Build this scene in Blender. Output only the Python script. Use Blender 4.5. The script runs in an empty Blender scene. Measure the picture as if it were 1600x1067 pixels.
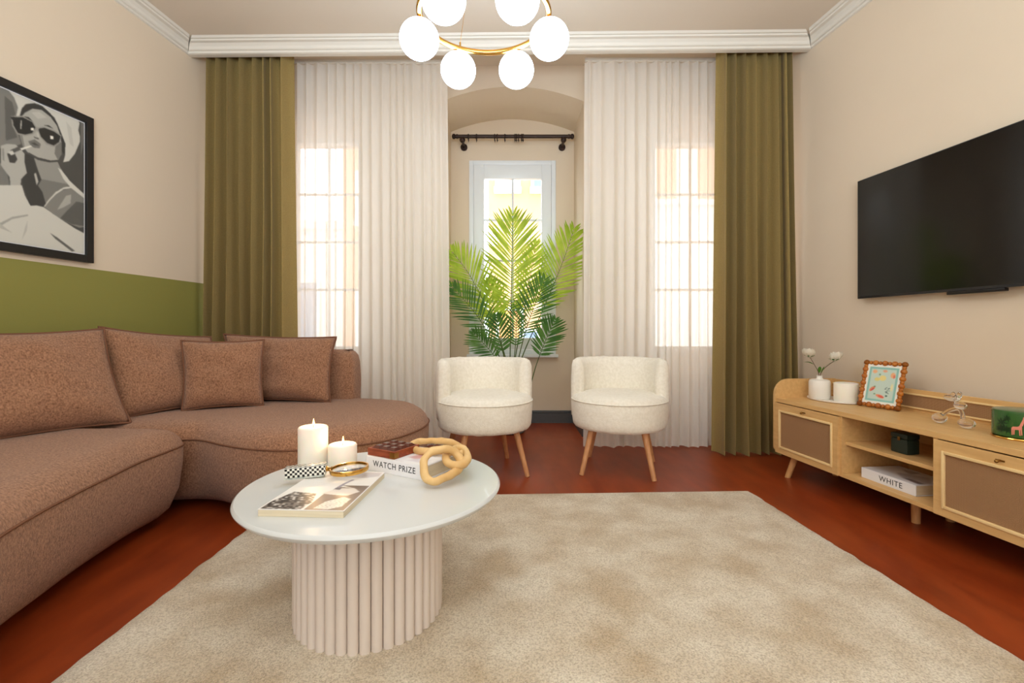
import bpy, bmesh, math, random
import numpy as np
from mathutils import Vector, Matrix, noise
random.seed(7)
PI = math.pi
C = bpy.context.scene.collection
S = bpy.context.scene

# ------------------------------------------------------------------ camera, world, exposure
F, PCX, PCY, EYE = 730.0, 800.0, 515.0, 0.95
cd = bpy.data.cameras.new('camera')
cam = bpy.data.objects.new('camera', cd); C.objects.link(cam)
cam.location = (0, 0, EYE); cam.rotation_euler = (PI/2, 0, 0)
cd.sensor_width = 36.0; cd.lens = 36.0*F/1600.0
cd.shift_x = 0.0; cd.shift_y = -(533.5-PCY)/1600.0
cd.clip_start = 0.05; cd.clip_end = 200
S.camera = cam
S.view_settings.view_transform = 'Standard'; S.view_settings.look = 'None'
S.view_settings.gamma = 1.0; S.view_settings.use_curve_mapping = False
S.view_settings.exposure = 0.68
S.cycles.max_bounces = 10; S.cycles.diffuse_bounces = 6; S.cycles.transparent_max_bounces = 16

w = bpy.data.worlds.new('sky'); S.world = w; w.use_nodes = True
bgn = w.node_tree.nodes['Background']
bgn.inputs[0].default_value = (0.88, 0.95, 1.0, 1); bgn.inputs[1].default_value = 3.1

def lamp(name, kind, loc, energy, color=(1, 1, 1), size=None, size_y=None, target=None, radius=None):
    l = bpy.data.lights.new(name, kind); l.energy = energy; l.color = color
    if kind == 'AREA':
        l.shape = 'RECTANGLE'; l.size = size; l.size_y = size_y or size
    if radius: l.shadow_soft_size = radius
    o = bpy.data.objects.new(name, l); C.objects.link(o); o.location = loc
    if target is not None:
        d = Vector(target)-Vector(loc); o.rotation_euler = d.to_track_quat('-Z', 'Y').to_euler()
    return o
# added fill behind the camera: a frontal area light and a ceiling bounce
lamp('rear_fill', 'AREA', (0.0, -2.1, 1.6), 36, (0.72, 0.872, 1.0), 4.0, 2.4, (0.0, 2.6, 1.5))
lamp('ceiling_bounce_fill', 'AREA', (0.0, -0.8, 1.5), 108, (0.70, 0.862, 1.0), 1.8, 1.4, (0.0, -0.5, 3.0))

# ------------------------------------------------------------------ materials
def lin(c):
    return tuple(((x/255.0)/12.92 if x/255.0 <= 0.04045 else ((x/255.0+0.055)/1.055)**2.4) for x in c)
def mat(name, rgb, rough=0.6, metal=0.0, rgb2=None, scale=8.0, detail=4.0, bump=0.0, bscale=None, stretch=(1, 1, 1),
        lo=0.35, hi=0.65, spec=0.5, sheen=0.0, coat=0.0, trans=0.0, ior=1.45, emit=None, estr=0.0, sss=0.0, world=False):
    m = bpy.data.materials.new(name); m.use_nodes = True
    nt = m.node_tree; p = nt.nodes['Principled BSDF']
    p.inputs['Base Color'].default_value = (*lin(rgb), 1)
    p.inputs['Roughness'].default_value = rough; p.inputs['Metallic'].default_value = metal
    p.inputs['Specular IOR Level'].default_value = spec; p.inputs['IOR'].default_value = ior
    p.inputs['Sheen Weight'].default_value = sheen; p.inputs['Coat Weight'].default_value = coat
    p.inputs['Transmission Weight'].default_value = trans
    if sss:
        p.inputs['Subsurface Weight'].default_value = sss; p.inputs['Subsurface Scale'].default_value = 0.02
    if emit:
        p.inputs['Emission Color'].default_value = (*lin(emit), 1); p.inputs['Emission Strength'].default_value = estr
    if rgb2 or bump:
        tc = nt.nodes.new('ShaderNodeTexCoord'); mp = nt.nodes.new('ShaderNodeMapping')
        mp.inputs['Scale'].default_value = stretch
        if world:
            g = nt.nodes.new('ShaderNodeNewGeometry'); nt.links.new(g.outputs['Position'], mp.inputs['Vector'])
        else:
            nt.links.new(tc.outputs['Object'], mp.inputs['Vector'])
    if rgb2:
        n = nt.nodes.new('ShaderNodeTexNoise'); n.inputs['Scale'].default_value = scale; n.inputs['Detail'].default_value = detail
        nt.links.new(mp.outputs[0], n.inputs['Vector'])
        r = nt.nodes.new('ShaderNodeValToRGB')
        r.color_ramp.elements[0].position = lo; r.color_ramp.elements[1].position = hi
        r.color_ramp.elements[0].color = (*lin(rgb), 1); r.color_ramp.elements[1].color = (*lin(rgb2), 1)
        nt.links.new(n.outputs['Fac'], r.inputs['Fac']); nt.links.new(r.outputs[0], p.inputs['Base Color'])
    if bump:
        n2 = nt.nodes.new('ShaderNodeTexNoise'); n2.inputs['Scale'].default_value = bscale or scale*6; n2.inputs['Detail'].default_value = 3
        nt.links.new(mp.outputs[0], n2.inputs['Vector'])
        b = nt.nodes.new('ShaderNodeBump'); b.inputs['Strength'].default_value = bump; b.inputs['Distance'].default_value = 0.01
        nt.links.new(n2.outputs['Fac'], b.inputs['Height']); nt.links.new(b.outputs[0], p.inputs['Normal'])
    return m

M = {}
WALL = (223, 205, 181)
M['wall'] = mat('wall_paint', WALL, 0.75, rgb2=(226, 208, 184), scale=1.5, bump=0.03, bscale=60)
M['ceiling'] = mat('ceiling_paint', (222, 208, 190), 0.8)
M['trim'] = mat('white_trim_paint', (226, 219, 206), 0.5)
M['greytrim'] = mat('dark_grey_baseboard_paint', (84, 84, 84), 0.4)
M['upvc'] = mat('white_window_frame', (232, 236, 238), 0.3)
M['candle'] = mat('candle_wax', (248, 240, 226), 0.5, sss=0.3)
M['ceramic'] = mat('white_ceramic', (240, 234, 224), 0.45)
M['tabletop'] = mat('white_lacquer', (208, 210, 209), 0.22, coat=0.2)
M['flute'] = mat('white_painted_wood', (222, 208, 196), 0.5)
M['gold'] = mat('polished_brass', (214, 166, 84), 0.18, 1.0)
M['brass'] = mat('aged_brass', (150, 112, 58), 0.35, 1.0)
M['black'] = mat('black_frame', (22, 18, 16), 0.4)
M['rod'] = mat('dark_brown_metal', (54, 36, 28), 0.4, 0.3)
M['screen'] = mat('tv_screen', (10, 10, 10), 0.12, spec=0.5)
M['tvplastic'] = mat('dark_grey_plastic', (42, 42, 42), 0.35)
M['glass'] = mat('clear_glass', (255, 255, 255), 0.02, trans=1.0, ior=1.45)
M['oak'] = mat('light_oak', (222, 180, 120), 0.45, rgb2=(212, 168, 108), scale=6, detail=6, stretch=(1, 9, 9), bump=0.03, bscale=40)
M['oakleg'] = mat('oak_leg_wood', (214, 160, 104), 0.45, rgb2=(196, 140, 86), scale=14, stretch=(6, 6, 1))
M['walnutleg'] = mat('chair_leg_wood', (208, 152, 104), 0.45, rgb2=(190, 132, 86), scale=14, stretch=(6, 6, 1))
M['molding'] = mat('pale_wood_molding', (240, 208, 150), 0.45)
M['linkwood'] = mat('carved_pale_wood', (226, 190, 132), 0.5, rgb2=(204, 160, 98), scale=10, detail=5)
M['traywood'] = mat('red_brown_wood', (150, 70, 36), 0.35, rgb2=(120, 50, 26), scale=20, stretch=(1, 6, 6))
M['choco'] = mat('dark_brown_tile', (84, 38, 26), 0.18, coat=0.4)
M['bobble'] = mat('honey_bobble_wood', (190, 118, 44), 0.35, rgb2=(166, 92, 30), scale=30)
M['paper'] = mat('book_paper', (226, 212, 184), 0.7, rgb2=(210, 194, 164), scale=3, stretch=(1, 1, 120))
M['bookwhite'] = mat('white_book_cover', (234, 232, 234), 0.35)
M['ink'] = mat('dark_ink', (44, 42, 44), 0.5)
M['softgrey'] = mat('grey_printed_cover', (196, 190, 190), 0.4, rgb2=(236, 234, 232), scale=9)
M['boucle'] = mat('white_boucle', (238, 230, 214), 0.95, rgb2=(248, 241, 227), scale=60, bump=0.4, bscale=260, sheen=0.3)
M['sofa'] = mat('brown_chenille', (114, 75, 52), 0.95, rgb2=(192, 143, 111), scale=150, detail=12, bump=0.6, bscale=420, sheen=0.2, lo=0.24, hi=0.765, stretch=(1, 1, 0.7), spec=0.15)
M['piping'] = mat('brown_piping', (122, 84, 64), 0.95, bump=0.3, bscale=300, spec=0.15)
M['darkgreen'] = mat('dark_green_box', (36, 50, 42), 0.4)
M['potgreen'] = mat('green_glaze', (48, 92, 40), 0.25, coat=0.3)
M['leafdark'] = mat('dark_leaf_print', (20, 44, 22), 0.4)
M['pink'] = mat('pink_print', (226, 138, 118), 0.5)
M['stem'] = mat('brown_twig', (112, 84, 62), 0.7)
M['leaf'] = mat('green_leaf', (84, 132, 40), 0.5)
M['petal'] = mat('white_petal', (246, 240, 226), 0.7)
M['frond'] = mat('backlit_palm_leaf', (146, 176, 40), 0.42, rgb2=(182, 204, 66), scale=9)  # brighter than the dark fronds: window backlight put into the leaf colour
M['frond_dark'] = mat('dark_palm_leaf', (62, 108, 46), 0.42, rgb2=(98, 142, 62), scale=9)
M['rachis'] = mat('palm_stem', (76, 98, 36), 0.5)
M['flame'] = mat('candle_flame', (255, 190, 90), 0.5, emit=(255, 190, 90), estr=7)
M['globe'] = mat('opal_glass_lit', (255, 250, 240), 0.3, emit=(218, 235, 255), estr=9.5)
M['wick'] = mat('burnt_wick', (30, 24, 20), 0.9)
M['abalone'] = mat('grey_shell_inlay', (150, 156, 150), 0.25, rgb2=(208, 210, 200), scale=60)
M['potgrey'] = mat('grey_planter', (110, 108, 104), 0.6)
M['soil'] = mat('planter_soil', (60, 44, 34), 0.9)
M['streetwall'] = mat('peach_render', (222, 168, 124), 0.9, rgb2=(216, 160, 116), scale=0.7)
M['streetwhite'] = mat('cream_render', (240, 234, 226), 0.9)
M['streetblue'] = mat('blue_grey_glass', (120, 136, 160), 0.2)
M['streetorange'] = mat('orange_shutter', (226, 150, 92), 0.7)
M['street'] = mat('street_paving', (170, 165, 158), 0.9)

# leaf materials let light through
def leafy(m, amount=0.35):
    nt = m.node_tree; p = nt.nodes['Principled BSDF']; out = nt.nodes['Material Output']
    t = nt.nodes.new('ShaderNodeBsdfTranslucent'); mx = nt.nodes.new('ShaderNodeMixShader'); mx.inputs[0].default_value = amount
    src = p.inputs['Base Color']
    if src.is_linked: nt.links.new(src.links[0].from_socket, t.inputs['Color'])
    else: t.inputs['Color'].default_value = src.default_value
    nt.links.new(p.outputs[0], mx.inputs[1]); nt.links.new(t.outputs[0], mx.inputs[2]); nt.links.new(mx.outputs[0], out.inputs['Surface'])
for k in ('frond', 'frond_dark', 'leaf', 'petal'): leafy(M[k], 0.5 if k == 'frond' else 0.35)

def fabric_curtain(name, rgb, rgb2, transl, transp, scale=500):
    m = mat(name, rgb, 0.9, rgb2=rgb2, scale=160, bump=0.04, bscale=scale, spec=0.15)
    leafy(m, transl)
    if transp:
        nt = m.node_tree; out = nt.nodes['Material Output']; s = out.inputs['Surface'].links[0].from_socket
        tr = nt.nodes.new('ShaderNodeBsdfTransparent'); mx = nt.nodes.new('ShaderNodeMixShader')
        lw = nt.nodes.new('ShaderNodeLayerWeight'); lw.inputs[0].default_value = 0.35
        mr = nt.nodes.new('ShaderNodeMapRange'); mr.inputs['To Min'].default_value = 1-transp; mr.inputs['To Max'].default_value = 1.0
        nt.links.new(lw.outputs['Facing'], mr.inputs['Value']); nt.links.new(mr.outputs[0], mx.inputs[0])
        nt.links.new(tr.outputs[0], mx.inputs[1]); nt.links.new(s, mx.inputs[2]); nt.links.new(mx.outputs[0], out.inputs['Surface'])
    return m
M['sheer'] = fabric_curtain('white_voile', (250, 245, 237), (249, 244, 236), 0.48, 0.20)
M['green_curtain'] = fabric_curtain('olive_velour', (146, 124, 74), (156, 133, 82), 0.04, 0)
M['green_curtain'].node_tree.nodes['Principled BSDF'].inputs['Sheen Weight'].default_value = 0.1

def window_glass():
    m = bpy.data.materials.new('window_pane_glass'); m.use_nodes = True; nt = m.node_tree; out = nt.nodes['Material Output']
    g = nt.nodes.new('ShaderNodeBsdfGlossy'); g.inputs['Roughness'].default_value = 0.02
    t = nt.nodes.new('ShaderNodeBsdfTransparent'); mx = nt.nodes.new('ShaderNodeMixShader')
    mx.inputs[0].default_value = 0.06
    nt.links.new(t.outputs[0], mx.inputs[1]); nt.links.new(g.outputs[0], mx.inputs[2]); nt.links.new(mx.outputs[0], out.inputs['Surface'])
    return m
M['pane'] = window_glass()

def left_wall_mat():
    m = mat('two_tone_wall_paint', WALL, 0.75); nt = m.node_tree; p = nt.nodes['Principled BSDF']
    g = nt.nodes.new('ShaderNodeNewGeometry'); s = nt.nodes.new('ShaderNodeSeparateXYZ'); nt.links.new(g.outputs['Position'], s.inputs[0])
    c = nt.nodes.new('ShaderNodeMath'); c.operation = 'LESS_THAN'; c.inputs[1].default_value = 1.311; nt.links.new(s.outputs['Z'], c.inputs[0])
    mx = nt.nodes.new('ShaderNodeMix'); mx.data_type = 'RGBA'
    mx.inputs['A'].default_value = (*lin(WALL), 1); mx.inputs['B'].default_value = (*lin((142, 137, 68)), 1)
    nt.links.new(c.outputs[0], mx.inputs['Factor']); nt.links.new(mx.outputs['Result'], p.inputs['Base Color'])
    return m
M['wall_left'] = left_wall_mat()

def floor_mat():
    m = mat('red_brown_floor', (148, 60, 22), 0.3, rgb2=(126, 48, 17), scale=5, detail=9, bump=0.0, bscale=5, spec=0.45, coat=0.0, world=True, stretch=(2.2, 0.5, 1))
    nt = m.node_tree; p = nt.nodes['Principled BSDF']
    n = nt.nodes.new('ShaderNodeTexNoise'); n.inputs['Scale'].default_value = 5; n.inputs['Detail'].default_value = 6
    g = nt.nodes.new('ShaderNodeNewGeometry'); nt.links.new(g.outputs['Position'], n.inputs['Vector'])
    mr = nt.nodes.new('ShaderNodeMapRange'); mr.inputs['To Min'].default_value = 0.31; mr.inputs['To Max'].default_value = 0.40
    nt.links.new(n.outputs['Fac'], mr.inputs['Value']); nt.links.new(mr.outputs[0], p.inputs['Roughness'])
    return m
M['floor'] = floor_mat()

def rug_mat():
    m = mat('cream_plush', (212, 187, 151), 0.95, rgb2=(244, 230, 207), scale=4.6, detail=12, lo=0.34, hi=0.62, bump=0.9, bscale=260, sheen=0.4, world=True, spec=0.1)
    nt = m.node_tree; p = nt.nodes['Principled BSDF']
    g = nt.nodes.new('ShaderNodeNewGeometry')
    n = nt.nodes.new('ShaderNodeTexNoise'); n.inputs['Scale'].default_value = 190; n.inputs['Detail'].default_value = 2; nt.links.new(g.outputs['Position'], n.inputs['Vector'])
    r = nt.nodes.new('ShaderNodeValToRGB'); r.color_ramp.elements[0].position = 0.3; r.color_ramp.elements[0].color = (0.62, 0.56, 0.48, 1)
    r.color_ramp.elements[1].position = 0.6; r.color_ramp.elements[1].color = (1, 1, 1, 1); nt.links.new(n.outputs['Fac'], r.inputs[0])
    mul = nt.nodes.new('ShaderNodeMix'); mul.data_type = 'RGBA'; mul.blend_type = 'MULTIPLY'; mul.inputs['Factor'].default_value = 1
    src = p.inputs['Base Color'].links[0].from_socket
    nt.links.new(src, mul.inputs['A']); nt.links.new(r.outputs[0], mul.inputs['B']); nt.links.new(mul.outputs['Result'], p.inputs['Base Color'])
    return m
M['rug'] = rug_mat()

def rattan_mat():
    m = mat('woven_rattan', (178, 140, 98), 0.8); nt = m.node_tree; p = nt.nodes['Principled BSDF']
    tc = nt.nodes.new('ShaderNodeTexCoord')
    outs = []
    for d in ('X', 'Z'):
        w_ = nt.nodes.new('ShaderNodeTexWave'); w_.bands_direction = d; w_.inputs['Scale'].default_value = 75; w_.inputs['Distortion'].default_value = 1.5
        nt.links.new(tc.outputs['Object'], w_.inputs['Vector']); outs.append(w_)
    mul = nt.nodes.new('ShaderNodeMath'); mul.operation = 'MULTIPLY'
    nt.links.new(outs[0].outputs['Fac'], mul.inputs[0]); nt.links.new(outs[1].outputs['Fac'], mul.inputs[1])
    r = nt.nodes.new('ShaderNodeValToRGB'); r.color_ramp.elements[0].color = (*lin((148, 108, 72)), 1); r.color_ramp.elements[1].color = (*lin((196, 156, 112)), 1)
    nt.links.new(mul.outputs[0], r.inputs[0]); nt.links.new(r.outputs[0], p.inputs['Base Color'])
    b = nt.nodes.new('ShaderNodeBump'); b.inputs['Strength'].default_value = 0.5; b.inputs['Distance'].default_value = 0.003
    nt.links.new(mul.outputs[0], b.inputs['Height']); nt.links.new(b.outputs[0], p.inputs['Normal'])
    return m
M['rattan'] = rattan_mat()

def checker_mat():
    m = mat('checker_inlay', (20, 20, 20), 0.25); nt = m.node_tree; p = nt.nodes['Principled BSDF']
    tc = nt.nodes.new('ShaderNodeTexCoord'); ck = nt.nodes.new('ShaderNodeTexChecker'); ck.inputs['Scale'].default_value = 1/0.0075
    ck.inputs['Color1'].default_value = (*lin((24, 20, 18)), 1); ck.inputs['Color2'].default_value = (*lin((236, 232, 220)), 1)
    mp = nt.nodes.new('ShaderNodeMapping'); mp.inputs['Location'].default_value = (0.0011, 0.0013, 0.0017)
    nt.links.new(tc.outputs['Object'], mp.inputs[0]); nt.links.new(mp.outputs[0], ck.inputs['Vector']); nt.links.new(ck.outputs[0], p.inputs['Base Color'])
    return m
M['checker'] = checker_mat()

def vcol_mat(name, rough=0.35):
    m = bpy.data.materials.new(name); m.use_nodes = True; nt = m.node_tree; p = nt.nodes['Principled BSDF']
    a = nt.nodes.new('ShaderNodeAttribute'); a.attribute_name = 'print'; nt.links.new(a.outputs['Color'], p.inputs['Base Color'])
    p.inputs['Roughness'].default_value = rough
    return m
M['print'] = vcol_mat('printed_picture')

# ------------------------------------------------------------------ helpers
def link_mesh(name, bm, m, parent=None, smooth=35, mods=None):
    me = bpy.data.meshes.new(name); bmesh.ops.recalc_face_normals(bm, faces=bm.faces[:]) if not getattr(bm, '_keep', False) else None
    bm.to_mesh(me); bm.free()
    for mm in (m if isinstance(m, (list, tuple)) else [m]): me.materials.append(mm)
    if smooth:
        me.polygons.foreach_set('use_smooth', [True]*len(me.polygons))
        if smooth < 180: me.set_sharp_from_angle(angle=math.radians(smooth))
    o = bpy.data.objects.new(name, me); C.objects.link(o)
    if parent: o.parent = parent
    return o
def thing(name, label, cat, loc=(0, 0, 0), rotz=0, group=None):
    o = bpy.data.objects.new(name, None); C.objects.link(o); o.empty_display_size = 0.1
    o.location = loc; o.rotation_euler = (0, 0, rotz); tag(o, label, cat, group); return o
def tag(o, label, cat, group=None):
    o['label'] = label; o['category'] = cat
    if group: o['group'] = group
    return o
def struct(o):
    o['kind'] = 'structure'; return o
def BM(): return bmesh.new()
def box(bm, x0, x1, y0, y1, z0, z1, bev=0.0, seg=2, mi=0):
    vs = [bm.verts.new((x, y, z)) for x in (x0, x1) for y in (y0, y1) for z in (z0, z1)]
    idx = [(0, 1, 3, 2), (4, 6, 7, 5), (0, 4, 5, 1), (2, 3, 7, 6), (0, 2, 6, 4), (1, 5, 7, 3)]
    fs = [bm.faces.new([vs[i] for i in f]) for f in idx]
    for f in fs: f.material_index = mi
    if bev:
        bmesh.ops.recalc_face_normals(bm, faces=fs)
        es = list({e for f in fs for e in f.edges})
        r = bmesh.ops.bevel(bm, geom=es, offset=bev, segments=seg, affect='EDGES', profile=0.5)
        for f in r['faces']: f.material_index = mi
def lathe(bm, prof, n=32, cx=0, cy=0, cz=0, axis=None, mi=0, sx=1.0, sy=1.0):
    """prof: list of (r,z). r=0 gives a pole."""
    rings = []
    for r, z in prof:
        if r < 1e-6: rings.append([bm.verts.new((cx, cy, cz+z))])
        else: rings.append([bm.verts.new((cx+sx*r*math.cos(2*PI*i/n), cy+sy*r*math.sin(2*PI*i/n), cz+z)) for i in range(n)])
    new = [v for R_ in rings for v in R_]
    for a, b in zip(rings[:-1], rings[1:]):
        for i in range(n):
            j = (i+1) % n
            if len(a) == 1 and len(b) == 1: continue
            if len(a) == 1: f = bm.faces.new((a[0], b[i], b[j]))
            elif len(b) == 1: f = bm.faces.new((a[i], a[j], b[0]))
            else: f = bm.faces.new((a[i], a[j], b[j], b[i]))
            f.material_index = mi
    return new
def ball(bm, c, r, sx=1, sy=1, sz=1, n=20, k=12, mi=0, rot=None):
    prof = [(math.sin(PI*i/k)*r, -math.cos(PI*i/k)*r*sz) for i in range(k+1)]
    prof[0] = (0, -r*sz); prof[-1] = (0, r*sz)
    vs = lathe(bm, prof, n, 0, 0, 0, mi=mi, sx=sx, sy=sy)
    mt = Matrix.Translation(Vector(c)) @ (rot.to_4x4() if rot else Matrix.Identity(4))
    bmesh.ops.transform(bm, matrix=mt, verts=vs)
def tube(bm, pts, r, n=10, closed=False, mi=0, cap=True, taper=None, flat=1.0):
    pts = [Vector(p) for p in pts]; m = len(pts); rings = []
    up = Vector((0, 0, 1)); prev = None
    for i, p in enumerate(pts):
        if closed: t = pts[(i+1) % m]-pts[(i-1) % m]
        else: t = pts[min(i+1, m-1)]-pts[max(i-1, 0)]
        t.normalize()
        if prev is None:
            a = t.orthogonal().normalized() if abs(t.dot(up)) > 0.95 else t.cross(up).normalized()
        else:
            a = (prev-t*prev.dot(t)).normalized()
        prev = a; b = t.cross(a)
        rr = r if taper is None else r*taper(i/(m-1.0) if m > 1 else 0)
        rings.append([bm.verts.new(p+a*math.cos(2*PI*j/n)*rr+b*math.sin(2*PI*j/n)*rr*flat) for j in range(n)])
    rng = range(m) if closed else range(m-1)
    for i in rng:
        A, B = rings[i], rings[(i+1) % m]
        off = 0
        if closed and i == m-1:   # match the twist
            best = min(range(n), key=lambda o_: sum((A[j].co-B[(j+o_) % n].co).length for j in range(n))); off = best
        for j in range(n):
            f = bm.faces.new((A[j], A[(j+1) % n], B[(j+1+off) % n], B[(j+off) % n])); f.material_index = mi
    if cap and not closed:
        for R_ in (rings[0], rings[-1]):
            try: bm.faces.new(R_).material_index = mi
            except ValueError: pass
def catmull(P, k=6, closed=False):
    P = [Vector(p) for p in P]; n = len(P); out = []
    rng = range(n) if closed else range(n-1)
    for i in rng:
        if closed: a, b, c, d = P[(i-1) % n], P[i], P[(i+1) % n], P[(i+2) % n]
        else: a, b, c, d = P[max(i-1, 0)], P[i], P[i+1], P[min(i+2, n-1)]
        for j in range(k):
            t = j/k
            out.append(0.5*((2*b)+(c-a)*t+(2*a-5*b+4*c-d)*t*t+(-a+3*b-3*c+d)*t**3))
    if not closed: out.append(P[-1])
    return out
def resample(P, step, closed=True):
    P = [Vector(p) for p in P]; Q = P+[P[0]] if closed else P
    L = [0]
    for a, b in zip(Q[:-1], Q[1:]): L.append(L[-1]+(b-a).length)
    n = max(4, int(L[-1]/step)); out = []; k = 0
    for i in range(n if closed else n+1):
        s = L[-1]*i/n
        while k < len(L)-2 and L[k+1] < s: k += 1
        t = (s-L[k])/max(1e-9, L[k+1]-L[k]); out.append(Q[k].lerp(Q[k+1], t))
    return out
def ccw(P):
    a = sum(P[i].x*P[(i+1) % len(P)].y-P[(i+1) % len(P)].x*P[i].y for i in range(len(P)))
    return P if a > 0 else P[::-1]
def offset(P, d, it=1):
    """inward offset of a ccw outline, done in small smoothed steps"""
    P = [p.copy() for p in P]; n = len(P); steps = max(1, int(abs(d)/0.015)); dd = d/steps
    for _ in range(steps):
        Q = []
        for i in range(n):
            t = (P[(i+2) % n]-P[(i-2) % n]); t.z = 0; t.normalize(); Q.append(P[i]+Vector((-t.y, t.x, 0))*dd)
        P = [(Q[i-1]+Q[i]*2+Q[(i+1) % n])/4 for i in range(n)] if abs(d) > 0.02 else Q
    return P
def puff(bm, outline, layers, wob=0.0, seed=0):
    """closed upholstered volume from a plan outline and (z, inset) layers"""
    O = ccw([Vector((p[0], p[1], 0)) for p in outline]); rings = []
    for z, d in layers:
        R_ = offset(O, d) if abs(d) > 1e-6 else O
        vs = []
        for p in R_:
            q = Vector((p.x, p.y, z))
            if wob: nv = noise.noise_vector(q*5+Vector((seed, 0, 0)))*wob; q += Vector((nv.x, nv.y, nv.z*0.6 if (z, d) != layers[-1] else 0))
            vs.append(bm.verts.new(q))
        rings.append(vs)
    n = len(O)
    for a, b in zip(rings[:-1], rings[1:]):
        for i in range(n): bm.faces.new((a[i], a[(i+1) % n], b[(i+1) % n], b[i]))
    f1 = bm.faces.new(rings[-1]); f0 = bm.faces.new(rings[0][::-1])
    bmesh.ops.triangulate(bm, faces=[f1, f0])
    return O
def at_basis(o, origin, xax, yax, zax):
    m = Matrix.Identity(4)
    for i, a in enumerate((xax, yax, zax)):
        a = Vector(a).normalized()
        for j in range(3): m[j][i] = a[j]
    m.translation = Vector(origin); o.matrix_world = m

# print made as coloured points on a fine grid --------------------------------
def inpoly(X, Y, P):
    r = np.zeros(X.shape, bool); n = len(P); j = n-1
    for i in range(n):
        xi, yi = P[i]; xj, yj = P[j]
        if yi != yj:
            r ^= ((yi > Y) != (yj > Y)) & (X < (xj-xi)*(Y-yi)/(yj-yi)+xi)
        j = i
    return r
def blur(A, k=1):
    for _ in range(k):
        B = np.pad(A, ((1, 1), (1, 1), (0, 0)), 'edge')
        A = (B[:-2, 1:-1]+B[2:, 1:-1]+B[1:-1, :-2]+B[1:-1, 2:]+2*B[1:-1, 1:-1])/6
    return A
def print_mesh(name, wd, ht, nx, ny, colour, parent, y=0.0, flat_z=None):
    """grid in local XZ (facing -Y), or XY when flat_z is given; colour(U,V)->rgb 0..255 array"""
    U, V = np.meshgrid(np.linspace(0, 1, nx), np.linspace(0, 1, ny))
    col = colour(U, V)
    me = bpy.data.meshes.new(name)
    if flat_z is None: co = [(u*wd, y, v*ht) for u, v in zip(U.ravel(), V.ravel())]
    else: co = [(u*wd, v*ht, flat_z) for u, v in zip(U.ravel(), V.ravel())]
    fs = [(j*nx+i, j*nx+i+1, (j+1)*nx+i+1, (j+1)*nx+i) for j in range(ny-1) for i in range(nx-1)]
    me.from_pydata(co, [], fs)
    a = me.color_attributes.new('print', 'FLOAT_COLOR', 'POINT')
    c = np.clip(col, 0, 255)/255.0; c = np.where(c <= 0.04045, c/12.92, ((c+0.055)/1.055)**2.4)
    a.data.foreach_set('color', np.concatenate([c.reshape(-1, 3), np.ones((nx*ny, 1))], 1).ravel().astype(np.float32))
    me.materials.append(M['print'])
    o = bpy.data.objects.new(name, me); C.objects.link(o); o.parent = parent
    return o

# ------------------------------------------------------------------ setting
def XL(y): return -2.43-0.10*(3.5-y)      # left wall
def XR(y): return 2.19+0.11*(3.5-y)       # right wall
CEIL, REAR, BACK = 3.093, -2.3, 4.14

def prism_xy(bm, P, z0, z1):
    a = [bm.verts.new((x, y, z0)) for x, y in P]; b = [bm.verts.new((x, y, z1)) for x, y in P]; n = len(P)
    bm.faces.new(a[::-1]); bm.faces.new(b)
    for i in range(n): bm.faces.new((a[i], a[(i+1) % n], b[(i+1) % n], b[i]))
def prism_xz(bm, P, y0, y1):
    a = [bm.verts.new((x, y0, z)) for x, z in P]; b = [bm.verts.new((x, y1, z)) for x, z in P]; n = len(P)
    bm.faces.new(a); bm.faces.new(b[::-1])
    for i in range(n): bm.faces.new((a[i], b[i], b[(i+1) % n], a[(i+1) % n]))

bm = BM(); prism_xy(bm, [(-3.3, REAR-0.1), (3.2, REAR-0.1), (3.2, 5.05), (-3.3, 5.05)], -0.1, 0.0)
struct(link_mesh('floor', bm, M['floor'], smooth=0))
bm = BM(); prism_xy(bm, [(-3.3, REAR-0.1), (3.2, REAR-0.1), (3.2, 3.44), (-3.3, 3.52)], CEIL, CEIL+0.35)
prism_xy(bm, [(-3.3, 3.50), (3.2, 3.42), (3.2, 4.5), (-3.3, 4.5)], 3.29, 3.44)
struct(link_mesh('ceiling', bm, M['ceiling'], smooth=0))
bm = BM(); prism_xy(bm, [(XL(REAR), REAR), (XL(4.5), 4.5), (XL(4.5)-0.2, 4.5), (XL(REAR)-0.2, REAR)], 0, 3.3)
struct(link_mesh('wall_left', bm, M['wall_left'], smooth=0))
bm = BM(); prism_xy(bm, [(XR(REAR), REAR), (XR(4.5), 4.5), (XR(4.5)+0.2, 4.5), (XR(REAR)+0.2, REAR)], 0, 3.3)
struct(link_mesh('wall_right', bm, M['wall'], smooth=0))
bm = BM(); box(bm, -3.2, 3.1, REAR-0.15, REAR, 0, 3.3)
struct(link_mesh('wall_rear', bm, M['wall'], smooth=0))

# back wall with two window openings and the arched bay
bm = BM()
LW, RW, ZB, ZT = (-2.0, -1.34), (1.245, 1.98), 0.74, 2.66
AL, AR = -0.6255, 0.635
T1 = 4.42
def slab(x0, x1, z0, z1, y0=BACK, y1=T1): box(bm, x0, x1, y0, y1, z0, z1)
slab(-2.7, LW[0], 0, 3.3); slab(LW[0], LW[1], 0, ZB); slab(LW[0], LW[1], ZT, 3.3)
slab(LW[1], AL, 0, 3.3); slab(AR, RW[0], 0, 3.3)
slab(RW[0], RW[1], 0, ZB); slab(RW[0], RW[1], ZT, 3.3); slab(RW[1], 2.5, 0, 3.3)
def arch_pts(n=20):
    out = []
    for i in range(n+1):
        t = i/n; x = AL+(AR-AL)*t; out.append((x, 2.972+0.13*(1-(2*t-1)**2)))
    return out
prism_xz(bm, arch_pts()+[(AR, 3.3), (AL, 3.3)], BACK, 4.78)
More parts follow.
